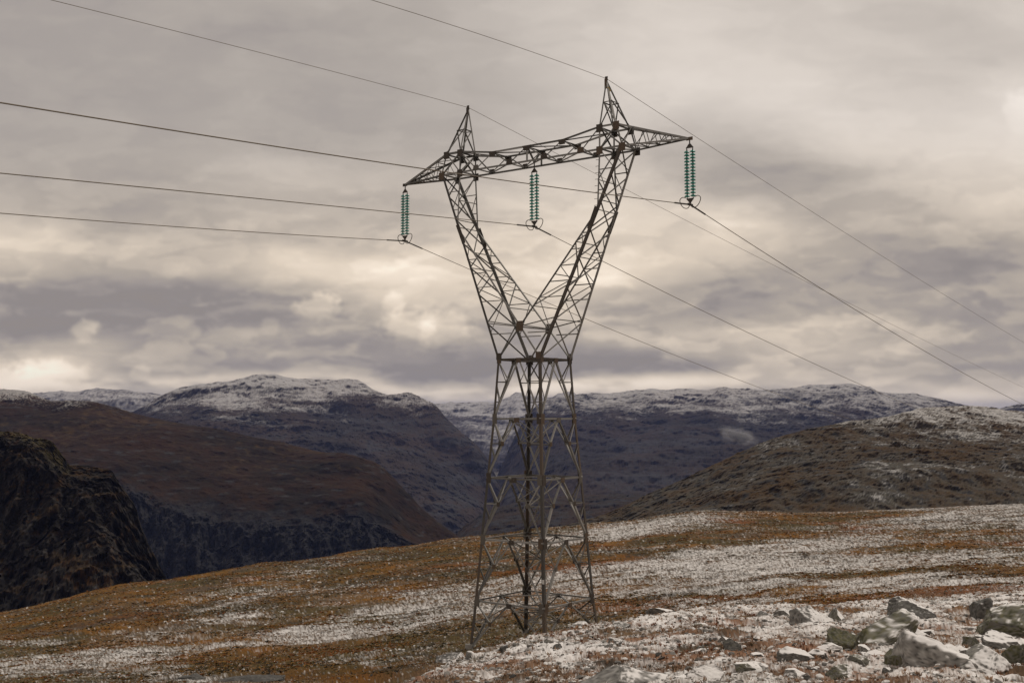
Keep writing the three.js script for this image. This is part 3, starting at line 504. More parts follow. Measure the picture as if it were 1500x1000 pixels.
for (let j = 0; j < RING.length; j++) {
  const top = ringP[j], low = j < 4 ? ringP[j + 1] : feet;
  const mids = [], nodes = [];
  for (let k = 0; k < 4; k++) {
    const k2 = (k + 1) % 4, nrm = wallV(QUAD[k], QUAD[k2]), A = top[k], B = top[k2], a = low[k], b = low[k2], M = lp(A, B, 0.5);
    mids.push(M);
    bar('ring_strut', A, B, j === 0 ? 0.10 : 0.085, nrm, j === 0 ? plateSteel : lightSteel);
    const gp = nrm.clone().negate();
    // plates at the leg and at the middle of the ring
    plate(lp(A, B, 0.04), gp, 0.28, j === 0 ? 0.38 : 0.50); plate(lp(B, A, 0.04), gp, 0.28, j === 0 ? 0.38 : 0.50);
    plate(M.clone().add(new THREE.Vector3(0, -0.06, 0)), gp, 0.30, 0.24);
    if (j === 0) {
      for (const [P, Q] of [[a, A], [b, B]]) {
        bar('diagonal_brace', P, M, 0.09, nrm, lightSteel);
        for (const t of [0.28, 0.62]) bar('redundant_brace', lp(P, Q, t), lp(P, M, t), 0.045, nrm);
        bar('redundant_brace', lp(P, Q, 0.62), lp(P, M, 0.28), 0.045, nrm); bar('redundant_brace', Q, lp(P, M, 0.62), 0.05, nrm);
      }
    } else {
      for (const [P, Q, O] of [[a, A, 0], [b, B, 1]]) {
        const N = lp(M, P, 0.42).add(lp(Q, P, 0.42).sub(lp(M, P, 0.42)).multiplyScalar(0.10));
        nodes.push({ k: O ? k2 : k, N, M });
        bar('diagonal_brace', N, M, 0.075, nrm, lightSteel); bar('diagonal_brace', P, N, 0.10, nrm, lightSteel);
        bar('redundant_brace', Q, N, 0.065, nrm, lightSteel);
        bar('redundant_brace', lp(Q, P, 0.42), N, 0.042, nrm);
        bar('redundant_brace', lp(Q, P, 0.42), lp(N, P, 0.45), 0.045, nrm);
        if (j === 4) bar('redundant_brace', lp(P, Q, 0.06).lerp(lp(P, N, 0.3), 0.6), N, 0.06, nrm);
        plate(N, gp, 0.19, 0.22);
      }
    }
  }
  for (let k = 0; k < 4; k++) bar('plan_brace', mids[k], mids[(k + 1) % 4], 0.055, DOWN);
  if (j) for (let k = 0; k < 4; k++) {
    const [p, q] = nodes.filter(n => n.k === k);
    bar('hip_brace', p.N, q.N, 0.05, DOWN); bar('hip_brace', p.M, q.N, 0.045, DOWN, lightSteel); bar('hip_brace', q.M, p.N, 0.045, DOWN, lightSteel);
  }
}
// fork: two arms of four chords, spreading from the waist to the crossarm
const UO = 5.722, UI = 4.43, VB = 0.666, HB = 12.79, UT = 5.384, VT = 0.66, HT = 13.9, WW = 1.338, HW = 2.691;
const TJ = (UI - WW) / (UO - WW), HJ = lerp(HW, HB, TJ), VJ = lerp(WW, VB, TJ);
const darkPlate0 = [plateSteel[0]];
for (const su of [-1, 1]) {
  const axis = V3(su * 5, 0, 0), outN = new THREE.Vector3(-su, 0, 0);
  const outer = {}, inner = {};
  for (const sv of [-1, 1]) {
    const n = new THREE.Vector3(0, 0, sv);                          // inward for a face at v = sv
    const W0 = V3(su * WW, sv * WW, HW), T0 = V3(su * UO, sv * VB, HB), J = V3(su * UI, sv * VJ, HJ), P0 = V3(su * UI, sv * VB, HB), X0 = V3(-su * WW, sv * WW, HW);
    leg('fork_chord', W0, T0, 0.125, V3(0, 0, 0), rusty.concat(steel));
    bar('fork_chord', X0, J, 0.095, n, steel);
    bar('fork_post', J, P0, 0.085, n, steel);
    plate(lp(J, W0, 0.055).add(new THREE.Vector3(-su * 0.09, 0, 0)), n.clone().negate(), 0.22, 1.15, darkPlate0).rotateZ(-su * sv * Math.atan2(UO - WW, HB - HW) * -1);
    plate(W0.clone().add(new THREE.Vector3(-su * 0.1, 0.16, 0)), n.clone().negate(), 0.34, 0.34);
    outer[sv] = t => lp(W0, T0, t); inner[sv] = t => t <= TJ ? lp(X0, J, t / TJ) : lp(J, P0, (t - TJ) / (1 - TJ));
    // bracing in the face: zigzag between outer chord and inner chord or post
    const lv = [0.30, 0.375, 0.45, 0.525, 0.60, TJ]; // levels below the knee where the inner chord has left the crossing
    const cr = t => { const p = lp(X0, J, t / TJ); return p; };
    for (let i = 0; i < lv.length - 1; i++) {
      bar('fork_brace', outer[sv](lv[i]), cr(lv[i]), 0.048, n);
      bar('fork_brace', i % 2 ? outer[sv](lv[i]) : cr(lv[i]), i % 2 ? cr(lv[i + 1]) : outer[sv](lv[i + 1]), 0.048, n);
    }
    bar('fork_brace', outer[sv](0.13), lp(X0, J, 0.30 / TJ), 0.05, n);
    bar('fork_brace', outer[sv](0.13), lp(X0, J, 0.13 / TJ).lerp(outer[sv](0.13), 0.35), 0.05, n);
    bar('fork_brace', outer[sv](0.20), V3(0, sv * lerp(WW, VJ, 0.23), lerp(HW, HJ, 0.232)), 0.05, n);
    for (const t of [0.80, 0.90]) bar('fork_brace', outer[sv](t), inner[sv](t), 0.048, n);
    bar('fork_brace', outer[sv](0.80), inner[sv](0.90), 0.048, n); bar('fork_brace', outer[sv](0.90), P0, 0.048, n);
  }
  // outer face between the two outer chords, crossed
  const pn = 7;
  for (let i = 0; i < pn; i++) {
    const t0 = Math.pow(i / pn, 0.86), t1 = Math.pow((i + 1) / pn, 0.86);
    bar('fork_brace', outer[-1](t0), outer[1](t1), 0.052, outN); bar('fork_brace', outer[1](t0), outer[-1](t1), 0.052, outN);
    if (i % 2) bar('fork_brace', outer[-1](t0), outer[1](t0), 0.05, outN);
  }
  // inner face between the inner chords and posts
  const tt = [0.26, 0.41, 0.56, TJ, 0.85, 1];
  for (let i = 0; i < tt.length - 1; i++) {
    bar('fork_brace', inner[-1](tt[i]), inner[1](tt[i]), 0.048, outN);
    bar('fork_brace', inner[i % 2 ? 1 : -1](tt[i]), inner[i % 2 ? -1 : 1](tt[i + 1]), 0.048, outN);
  }
}
const hc = lerp(HW, HJ, WW / (UI + WW)), vc = lerp(WW, VJ, WW / (UI + WW));
for (const sv of [-1, 1]) plate(V3(0, sv * vc, hc), new THREE.Vector3(0, 0, -sv), 0.42, 0.52, [plateSteel[0], plateSteel[1]]);
bar('fork_brace', V3(0, -vc, hc), V3(0, vc, hc), 0.06, DOWN);
// crossarm: boxes over the fork, bridge between, tapering ends
const trapezoid = (() => { const s = new THREE.Shape([[-0.5, 0.5], [0.5, 0.5], [0.32, -0.5], [-0.32, -0.5]].map(([x, y]) => new THREE.Vector2(x, y))); return new THREE.ExtrudeGeometry(s, { depth: 1, bevelEnabled: false }).translate(0, 0, -0.5); })();
const trapezoidUp = trapezoid.clone().rotateZ(Math.PI);
const HM = HT - 0.34, TIP = su => V3(su * 9.0, 0, 12.78);
const darkPlate = [plateSteel[0], plateSteel[0], plateSteel[1]];
for (const sv of [-1, 1]) {
  const n = new THREE.Vector3(0, 0, sv), g = n.clone().negate();
  const top = [[-UI, HT], [-UI / 2, HM], [0, HM], [UI / 2, HM], [UI, HT]].map(([u, h]) => V3(u, sv * VT, h));
  for (let i = 0; i < 4; i++) bar('crossarm_chord', top[i], top[i + 1], 0.10, n);
  bar('crossarm_chord', V3(-UO, sv * VB, HB), V3(UO, sv * VB, HB), 0.10, n);
  const low = [-0.75, -0.25, 0.25, 0.75].map(k => V3(k * UI, sv * VB, HB + 0.05));
  for (let i = 0; i < 4; i++) { bar('crossarm_brace', top[i], low[i], 0.058, n); bar('crossarm_brace', low[i], top[i + 1], 0.058, n); plate(low[i].clone().add(new THREE.Vector3(0, 0.07, 0)), g, 0.44, 0.25, plateSteel, trapezoidUp); }
  for (const i of [1, 2, 3]) plate(top[i].clone().add(new THREE.Vector3(0, -0.09, 0)), g, 0.52, 0.27, darkPlate, trapezoid);
  bar('crossarm_brace', top[2], V3(0, sv * VB, HB), 0.07, n);
  bar('crossarm_brace', top[2], V3(0, 0, HB), 0.075, n);
  for (const su of [-1, 1]) {
    const oT = V3(su * UT, sv * VT, HT), oB = V3(su * UO, sv * VB, HB), iT = V3(su * UI, sv * VT, HT), iB = V3(su * UI, sv * VB, HB), tip = TIP(su).add(new THREE.Vector3(-su * 0.05, 0, sv * -0.05));
    bar('crossarm_chord', iT, oT, 0.10, n); bar('crossarm_chord', oT, tip, 0.095, n); bar('crossarm_chord', oB, tip, 0.09, n);
    bar('crossarm_post', iB, iT, 0.09, n); bar('crossarm_post', oB, oT, 0.085, n);
    bar('crossarm_brace', iT, oB, 0.07, n); bar('crossarm_brace', iB, oT, 0.07, n);
    for (const p of [iT, oT, iB, oB]) plate(p.clone().add(new THREE.Vector3(0, p === iB || p === oB ? -0.06 : -0.08, 0)), g, 0.36, 0.40, darkPlate);
    // ladder of the tapering end
    const ts = [0.22, 0.42, 0.60, 0.76];
    let prev = oB;
    ts.forEach((t, i) => { const a = lp(oT, tip, t), b = lp(oB, tip, t); bar('crossarm_brace', b, a, 0.045, n); bar('crossarm_brace', prev, a, 0.045, n); prev = b; });
  }
}
const RT = new THREE.Vector3(0, 0, 0);
for (let i = 0; i < 8; i++) {                                        // struts and diagonals in the bridge's top and bottom
  const u = k => lerp(-UI, UI, k / 8), h = x => Math.abs(x) > UI / 2 ? lerp(HM, HT, (Math.abs(x) - UI / 2) / (UI / 2)) : HM;
  if (i % 2 === 0) bar('crossarm_brace', V3(u(i), -VT, h(u(i))), V3(u(i), VT, h(u(i))), 0.055, DOWN); else bar('crossarm_brace', V3(u(i), -VB, HB), V3(u(i), VB, HB), 0.055, UP);
  const s = i % 2 ? 1 : -1;
  if (i % 2 === 0) bar('crossarm_brace', V3(u(i), -VT, h(u(i))), V3(u(i + 2), VT, h(u(i + 2))), 0.05, DOWN);
  else if (i < 7) bar('crossarm_brace', V3(u(i), VB, HB), V3(u(i + 2), -VB, HB), 0.05, UP);
}
for (const su of [-1, 1]) {
  for (const [u, v, h] of [[UI, VT, HT], [UT, VT, HT], [UI, VB, HB], [UO, VB, HB]]) bar('crossarm_brace', V3(su * u, -v, h), V3(su * u, v, h), 0.07, h > 13 ? DOWN : UP);
  bar('crossarm_brace', V3(su * UI, -VB, HB), V3(su * UO, VB, HB), 0.05, UP); bar('crossarm_brace', V3(su * UI, VB, HB), V3(su * UO, -VB, HB), 0.05, UP);
  bar('crossarm_brace', V3(su * UI, -VB, HB), V3(su * UI, VT, HT), 0.06, RT.clone().set(su, 0, 0)); bar('crossarm_brace', V3(su * UI, VB, HB), V3(su * UI, -VT, HT), 0.06, RT.clone().set(su, 0, 0));
  for (const [t, s] of [[0.0, 0.24], [0.24, 0.46], [0.46, 0.66], [0.66, 0.82]]) {
    const q = (v, k) => lp(V3(su * UO, v * VB, HB), TIP(su), k);
    bar('crossarm_brace', q(-1, t), q(1, s), 0.042, UP); bar('crossarm_brace', q(-1, s), q(1, s), 0.042, UP);
    const r = (v, k) => lp(V3(su * UT, v * VT, HT), TIP(su), k);
    bar('crossarm_brace', r(1, t), r(-1, s), 0.042, DOWN); bar('crossarm_brace', r(-1, s), r(1, s), 0.042, DOWN);
  }
  plate(TIP(su).add(new THREE.Vector3(0, -0.02, 0)), new THREE.Vector3(0, 0, 1), 0.34, 0.16, darkPlate);
  // earth-wire peak
  const pk = V3(su * 4.42, 0, 16.4), foot4 = [[UI, -1], [UI, 1], [UT, -1], [UT, 1]].map(([u, s]) => V3(su * u, s * VT, HT));
  const w4 = [[3.98, -1], [3.98, 1]];
  for (const f of foot4) bar('peak_leg', f, pk, 0.078, pk.clone().sub(f).setY(0).normalize(), steel);
  const half = foot4.map(f => lp(f, pk, 0.52));
  for (const [a, b] of [[0, 1], [1, 3], [3, 2], [2, 0]]) { bar('peak_brace', half[a], half[b], 0.05, DOWN); bar('peak_brace', foot4[a], half[b], 0.045, new THREE.Vector3(su, 0, 0)); }
  bar('peak_brace', foot4[1], half[0], 0.045, new THREE.Vector3(su, 0, 0));
  plate(lp(foot4[0], pk, 0.9), new THREE.Vector3(0, 0, 1), 0.13, 0.5, darkPlate); plate(pk.clone().add(new THREE.Vector3(0, 0.02, 0)), new THREE.Vector3(0, 0, 1), 0.16, 0.22, darkPlate);
  if (su > 0) { const tagP = plate(V3(4.62, -0.1, 15.82), new THREE.Vector3(0.3, 0, 1), 0.11, 0.26, [new THREE.MeshStandardMaterial({ color: new THREE.Color().setRGB(0.55, 0.40, 0.14), roughness: 0.7 })], unitBox, 'warning_tag'); tagP.rotateZ(0.5); tagP.userData.label = 'small yellow tag near the peak'; }
}
// step bolts on a post and on a leg, white number plate on the nearest leg
for (let i = 0; i < 8; i++) { const p = V3(UI - 0.1, -VB - (VJ - VB) * (1 - i / 8) - 0.03, lerp(HJ + 0.2, HB - 0.2, i / 8)), m = new THREE.Mesh(unitBox, darkMetal); m.name = 'step_bolt'; m.position.copy(p); m.scale.set(0.16, 0.018, 0.018); tower.add(m); }
plate(V3(2.05, -2.09, -8.05), new THREE.Vector3(-0.3, 0, 1), 0.17, 0.2, [new THREE.MeshStandardMaterial({ color: new THREE.Color().setRGB(0.72, 0.70, 0.66), roughness: 0.6 })], unitBox, 'number_plate').userData.label = 'small white plate on the leg';
shadows(tower);

// ───────────────────────── insulators and wires ─────────────────────────
const glass = new THREE.MeshPhysicalMaterial({ color: new THREE.Color().setRGB(0.09, 0.52, 0.45), roughness: 0.25, transmission: 0.6, thickness: 0 });
const wireMetal = new THREE.MeshStandardMaterial({ color: new THREE.Color().setRGB(0.21, 0.175, 0.135), roughness: 0.65, metalness: 0.3 });
const discGeo = new THREE.LatheGeometry([[0.001, 0.04], [0.05, 0.036], [0.095, 0.018], [0.128, -0.02], [0.13, -0.042], [0.115, -0.03], [0.08, -0.014], [0.001, -0.006]].map(([x, y]) => new THREE.Vector2(x, y)), 14);
const capGeo = new THREE.CylinderGeometry(0.026, 0.036, 0.085, 8);
const tube = (pts, r, seg, rad = 6) => new THREE.TubeGeometry(new THREE.CatmullRomCurve3(pts), seg, r, rad);
const PHASE = [['farther end', -9, 12.72, 'green glass insulator string hanging from the far crossarm tip'], ['middle', 0, 12.72, 'green glass insulator string hanging from the middle of the crossarm'], ['nearer end', 9, 12.72, 'green glass insulator string hanging from the near crossarm tip']];
const clampY = [9.6, 9.52, 9.66];
PHASE.forEach(([, u, h, label], pi) => {
  const g = new THREE.Group(); g.name = numbered('insulator_string'); tag(g, label, 'insulator', 'insulator strings under the crossarm');
  const w = tower.localToWorld(V3(u, 0, h)); g.position.copy(w); g.rotation.y = -TOWER.yaw; scene.add(g);
  const H = h - clampY[pi], add = (name, geo, mat, x = 0, y = 0, z = 0) => { const m = new THREE.Mesh(geo, mat); m.name = name; m.position.set(x, y, z); g.add(m); return m; };
  add('shackle', new THREE.CylinderGeometry(0.03, 0.03, 0.36, 8), darkMetal, 0, -0.10, 0);
  const yoke = new THREE.ExtrudeGeometry(new THREE.Shape([[-0.21, -0.1], [0.21, -0.1], [0.05, 0.1], [-0.05, 0.1]].map(([x, y]) => new THREE.Vector2(x, y))), { depth: 0.03, bevelEnabled: false }).translate(0, 0, -0.015);
  add('yoke_plate', yoke, darkMetal, 0, -0.30, 0);
  const n = 15, y0 = -0.56, sp = (H - 0.56 - 0.42) / (n - 1);
  for (const s of [-1, 1]) {
    add('link_rod', new THREE.CylinderGeometry(0.02, 0.02, H - 0.56, 8), darkMetal, s * 0.155, -0.34 - (H - 0.56) / 2, 0);
    for (let i = 0; i < n; i++) { const d = add('glass_disc', discGeo, glass, s * 0.155, y0 - i * sp, 0); const c = new THREE.Mesh(capGeo, darkMetal); c.name = 'metal_cap'; c.position.y = 0.075; d.add(c); }
  }
  const low = add('yoke_plate', yoke, darkMetal, 0, -H + 0.20, 0); low.rotation.z = Math.PI;
  add('suspension_clamp', new THREE.CapsuleGeometry(0.06, 0.34, 4, 10).rotateX(Math.PI / 2), darkMetal, 0, -H, 0);
  add('clamp_link', new THREE.CylinderGeometry(0.05, 0.05, 0.2, 8), darkMetal, 0, -H + 0.08, 0);
  for (const s of [-1, 1]) {
    const c = [[0.02, 0.06], [0.12, -0.14], [0.32, -0.13], [0.50, 0.06], [0.55, 0.28], [0.42, 0.38], [0.24, 0.34]].map(([x, y]) => new THREE.Vector3(s * x, -H + y, s * 0.02));
    add('arcing_horn', tube(c, 0.019, 26, 6), darkMetal);
  }
  shadows(g);
});
const WIRES = [
  ['conductor_wire', -9, clampY[0], -0.1845, 0.00044, 0.0841, 0.00053, 0.018, 'lower power line wire hung from the far crossarm tip'],
  ['conductor_wire', 0, clampY[1], -0.1768, 0.00036, 0.067, -0.00007, 0.0185, 'power line wire hung from the middle insulator string'],
  ['conductor_wire', 9, clampY[2], -0.1786, 0.00046, 0.0864, 0.00044, 0.019, 'thick power line wire hung from the near crossarm tip'],
  ['earth_wire', -4.42, 16.42, -0.1256, 0.000102, 0.0358, -0.00039, 0.0125, 'thin earth wire running over the farther of the two peaks'],
  ['earth_wire', 4.42, 16.42, -0.1288, 0.000152, 0.0259, -0.00133, 0.0125, 'thin earth wire running over the nearer of the two peaks'],
];
for (const [name, u, h0, a, b, c, e, r, label] of WIRES) {
  const P = v => tower.localToWorld(V3(u, v, h0 + (v > 0 ? a * v + b * v * v : c * v + e * v * v))).sub(tower.position);
  const pts = []; for (let v = -66; v < 0; v += 3) pts.push(P(v)); for (let v = 0; v <= 170; v += 5) pts.push(P(v));
  const left = pts.slice(0, 23), right = pts.slice(22);
  const geo = mergeGeometries([tube(left, r, 66, 6), tube(right, r, 110, 6)]);
  const m = new THREE.Mesh(geo, wireMetal); m.name = numbered(name); m.position.copy(tower.position); scene.add(shadows(m));
  tag(m, label, 'wire', name === 'earth_wire' ? 'earth wires' : 'power line wires');
  if (name === 'conductor_wire') for (const s of [-1, 1]) { const k = new THREE.Mesh(tube([P(s * 0.15), P(s * 0.8), P(s * 1.45)], r * 2.0, 8, 7), darkMetal); k.name = 'armour_rod'; m.add(k); }
}

// ───────────────────────── rocks, stones, heather ─────────────────────────
const stoneMat = new THREE.MeshStandardMaterial({ vertexColors: true, roughness: 0.92 }); stoneMat.name = 'stone';
const icos = [6, 11, 18].map(k => mergeVertices(new THREE.IcosahedronGeometry(1, k).deleteAttribute('normal').deleteAttribute('uv')));
function rockGeometry(seed, sx, sy, sz, { moss = 0.3, snow = 0.5, cuts = 13, lean = 0, wind = [0.5, 0.8, -0.2], tone = 1, detail = 1 } = {}) {
  const g = icos[detail].clone(), r = rng(seed), p = g.attributes.position.array, planes = [];
  for (let i = 0; i < cuts; i++) { const z = r() * 1.3 - 0.35, a = r() * 6.283, q = Math.sqrt(Math.max(0, 1 - z * z)); planes.push([q * Math.cos(a), z, q * Math.sin(a), 0.42 + r() * 0.4]); }
  for (let o = 0; o < p.length; o += 3) {
    const pn = 1 / Math.cbrt(Math.abs(p[o]) ** 3 + Math.abs(p[o + 1]) ** 3 + Math.abs(p[o + 2]) ** 3); let x = p[o] * pn, y = p[o + 1] * pn, z = p[o + 2] * pn;
    for (const [a, b, c, d] of planes) { const k = x * a + y * b + z * c - d; if (k > 0) { x -= a * k; y -= b * k; z -= c * k; } }
    const n = 1 + 0.14 * fbm(x * 2 + seed, y * 2, z * 2, 4) + 0.045 * noise(x * 8, y * 8 + seed, z * 8) + 0.03 * noise(x * 17, y * 17 + seed, z * 17) - 0.16 * Math.max(0, 0.16 - Math.abs(fbm(x * 1.6, y * 1.6 + seed, z * 1.6 + 3, 3)))*2;
    p[o] = (x * n + lean * y) * sx; p[o + 1] = y * n * sy; p[o + 2] = z * n * sz;
  }
  g.computeVertexNormals();
  const W = new THREE.Vector3(...wind).normalize();
  paint(g, (x, y, z, nx, ny, nz) => {
    const s = 1 / Math.max(sx, sz), a = fbm(x * 7 * s + seed, y * 7 * s, z * 7 * s, 4, 0.6), b = noise(x * 22 * s, y * 22 * s + seed, z * 22 * s), c = noise(x * 50 * s + seed, y * 50 * s, z * 50 * s);
    let q = mix3([0.13, 0.122, 0.11], [0.34, 0.325, 0.30], clamp(0.5 + 1.3 * a + 0.7 * b));
    q = mix3(q, [0.035, 0.033, 0.03], clamp(b * 1.9 - a * 0.6 - 0.1 + 0.9 * c));
    q = mix3(q, mix3([0.12, 0.11, 0.045], [0.05, 0.05, 0.022], clamp(0.45 + 1.8 * b + c)), clamp((moss - 0.62) * 1.8 + 1.6 * a + 0.7 * b + 0.6 * c + 0.2 * ny));
    const sn = sstep(0.40, 0.62, nx * W.x + ny * W.y + nz * W.z + 0.35 * a + 0.28 * b + 0.12 * c + (snow - 0.5));
    return mix3(mul3(q, tone * (0.85 + 0.3 * (c + 0.5))), C.snow, sn * 0.95);
  });
  return g;
}
// photo column and row of the foot, width and height in photo pixels
const ROCKS = [
  [915, 1004, 122, 48, { moss: 0.25, snow: 0.35, wind: [0.9, 0.5, 0.1] }, 'broad grey pointed boulder with snow only along one side'],
  [1035, 1000, 56, 24, { moss: 0.1, snow: 0.75, tone: 1.25 }, 'low pale frosted stone between two bigger boulders'],
  [1187, 916, 58, 40, { moss: 0.2, snow: 0.6, wind: [0.85, 0.5, 0.1], lean: -0.25 }, 'upright grey boulder with a smooth snow covered slope'],
  [1226, 914, 32, 26, { moss: 0.75, snow: 0.6 }, 'small mossy stone beside the upright snow sloped boulder'],
  [1148, 908, 28, 12, { moss: 0.2, snow: 0.5 }, 'small flat stone just off the upright snow sloped boulder'],
  [975, 904, 40, 22, { moss: 0.2, snow: 0.62, wind: [0.8, 0.5, 0.3] }, 'lone pointed rock with white face on open snowy heath'],
  [850, 920, 42, 17, { moss: 0.15, snow: 0.45, tone: 1.15 }, 'rounded pale rock beside a leg of the pylon'],
  [912, 923, 26, 11, { moss: 0.2, snow: 0.3 }, 'flat dark rimmed stone on the knoll crest'],
  [1230, 955, 56, 48, { moss: 1.0, snow: 0.0 }, 'dark green mossy block at the end of the mossy slab'],
  [1296, 950, 128, 62, { moss: 0.95, snow: 0.2, lean: 0.2, wind: [0.6, 0.75, 0.3] }, 'long moss covered slab with patches of snow'],
  [1322, 912, 62, 30, { moss: 0.45, snow: 0.3, tone: 0.6, lean: -0.2 }, 'dark blackish rock perched behind the moss covered slab'],
  [1342, 936, 40, 22, { moss: 0.3, snow: 0.9 }, 'snow covered stone against the moss covered slab'],
  [1352, 990, 118, 74, { moss: 0.12, snow: 0.48, tone: 1.35, lean: -0.15, wind: [0.7, 0.8, 0.1] }, 'big pale grey boulder with dark mottling and snow'],
  [1310, 986, 40, 34, { moss: 1.0, snow: 0.0 }, 'dark mossy stone wedged against the big pale boulder'],
  [1438, 990, 82, 52, { moss: 0.55, snow: 0.42, wind: [0.7, 0.7, 0.3] }, 'dark lichen mottled boulder with snow along its ridge'],
  [1440, 908, 44, 34, { moss: 0.5, snow: 0.2, tone: 0.55 }, 'blackish block standing behind the long green slab'],
  [1486, 932, 116, 46, { moss: 0.9, snow: 0.3, lean: 0.25 }, 'long green slab rising out of the snow'],
  [1424, 948, 40, 20, { moss: 0.85, snow: 0.2 }, 'small green flat topped stone near the dark boulders'],
  [1470, 946, 60, 26, { moss: 0.4, snow: 0.6 }, 'grey frosted stone in front of the long green slab'],
  [1494, 976, 40, 44, { moss: 0.9, snow: 0.3 }, 'upright green and white mottled stone at the rock pile end'],
  [1388, 958, 36, 20, { moss: 0.3, snow: 0.8 }, 'small white topped stone leaning on the big pale boulder'],
  [1165, 972, 40, 22, { moss: 0.5, snow: 0.55, tone: 0.7, wind: [0.5, 0.9, 0] }, 'dark flat stone with a thick white snow top'],
  [1198, 970, 38, 18, { moss: 0.4, snow: 0.6, tone: 0.8 }, 'small dark stone beside the flat snow topped one'],
  [1222, 962, 30, 14, { moss: 0.8, snow: 0.4 }, 'small green stone at the foot of the mossy block'],
  [1075, 966, 30, 17, { moss: 0.6, snow: 0.3, tone: 0.6 }, 'dark upright stone standing alone in the heather'],
  [1062, 940, 24, 12, { moss: 0.4, snow: 0.5 }, 'small greenish stone in a white snow patch'],
  [740, 962, 22, 14, { moss: 0.3, snow: 0.2, tone: 0.4 }, 'small blackish stone on the snowy knoll slope'],
  [668, 968, 44, 15, { moss: 0.4, snow: 0.3, tone: 0.6 }, 'low dark rock ledge at the edge of the knoll'],
  [688, 968, 18, 14, { moss: 0.1, snow: 0.9 }, 'small white snow covered stone on the dark ledge edge'],
  [900, 943, 22, 10, { moss: 0.3, snow: 0.35, tone: 0.7 }, 'flat grey stone below the knoll crest'],
  [818, 957, 16, 10, { moss: 0.4, snow: 0.2, tone: 0.5 }, 'small dark stone amid snowy grass on the knoll'],
  [364, 1000, 74, 12, { moss: 0.2, snow: -0.4, tone: 0.45 }, 'low dark bare rock outcrop in russet grass'],
  [284, 992, 46, 10, { moss: 0.2, snow: -0.4, tone: 0.5 }, 'smaller dark bare outcrop near the larger one in russet grass'],
  [772, 951, 20, 8, { moss: 0.2, snow: 0.6 }, 'thin flat frosted stone amid snowy grass on the knoll'],
];
function placeRock(name, px, py, w, h, opt, seed) {
  const [x, d] = onGround(px, py - h * 0.08), s = d / F, hw = w * s / 2, hh = h * s;
  const m = new THREE.Mesh(rockGeometry(seed, hw * 1.34, hh * 0.78, hw * 1.1, { detail: w > 50 ? 2 : w > 24 ? 1 : 0, ...opt }), stoneMat); const rr = rng(seed + 5); m.rotation.set((rr() - 0.5) * 0.3, (rr() - 0.5) * 0.5, (rr() - 0.5) * 0.3); m.name = numbered(name);
  m.position.set(x, groundY(x, d) + hh * 0.10, -d); scene.add(shadows(m)); return m;
}
ROCKS.forEach(([px, py, w, h, opt, label], i) => tag(placeRock('boulder', px, py, w, h, opt, 40 + i * 7), label, 'rock'));
// flat slabs strewn round the boulders
{
  const r = rng(1777); let n = 0;
  while (n < 44) {
    const px = 1000 + 495 * Math.pow(r(), 0.7), py = 893 + 104 * r(), w = (18 + 34 * r() * r()) * (0.6 + (py - 890) / 160), mossy = r() < 0.4;
    tag(placeRock('flat_rock', px, py, w, w * (0.22 + 0.16 * r()), mossy ? { moss: 0.85, snow: 0.35, cuts: 16 } : { moss: 0.3, snow: 0.55 + 0.3 * r(), cuts: 16, tone: 0.7 + 0.5 * r() }, 3000 + n * 11),
      mossy ? 'flat green mossy slab lying among the boulders' : 'flat grey slab with snow dusting lying among the boulders', 'rock', mossy ? 'mossy slabs among the boulders' : 'snow dusted slabs among the boulders'); n++;
  }
}
// scattered lesser rocks on the knoll
{
  const r = rng(77); let n = 0;
  while (n < 46) {
    const px = 640 + r() * 850, py = 905 + Math.pow(r(), 0.8) * 92; if (py < 1010 - (px - 590) * 0.36 - 10 && px < 880) continue;
    const w = 9 + 15 * Math.pow(r(), 2), dark = r() < 0.4;
    tag(placeRock('heath_stone', px, py, w, w * (0.35 + 0.3 * r()), dark ? { moss: 0.5, snow: 0.25, tone: 0.6 } : { moss: 0.2, snow: 0.7 }, 900 + n * 3),
      dark ? 'small dark lichen spotted stone half sunk in the heather' : 'small frosted grey stone half sunk in the heather', 'stone', dark ? 'small dark stones in the heather' : 'small frosted stones in the heather'); n++;
  }
}
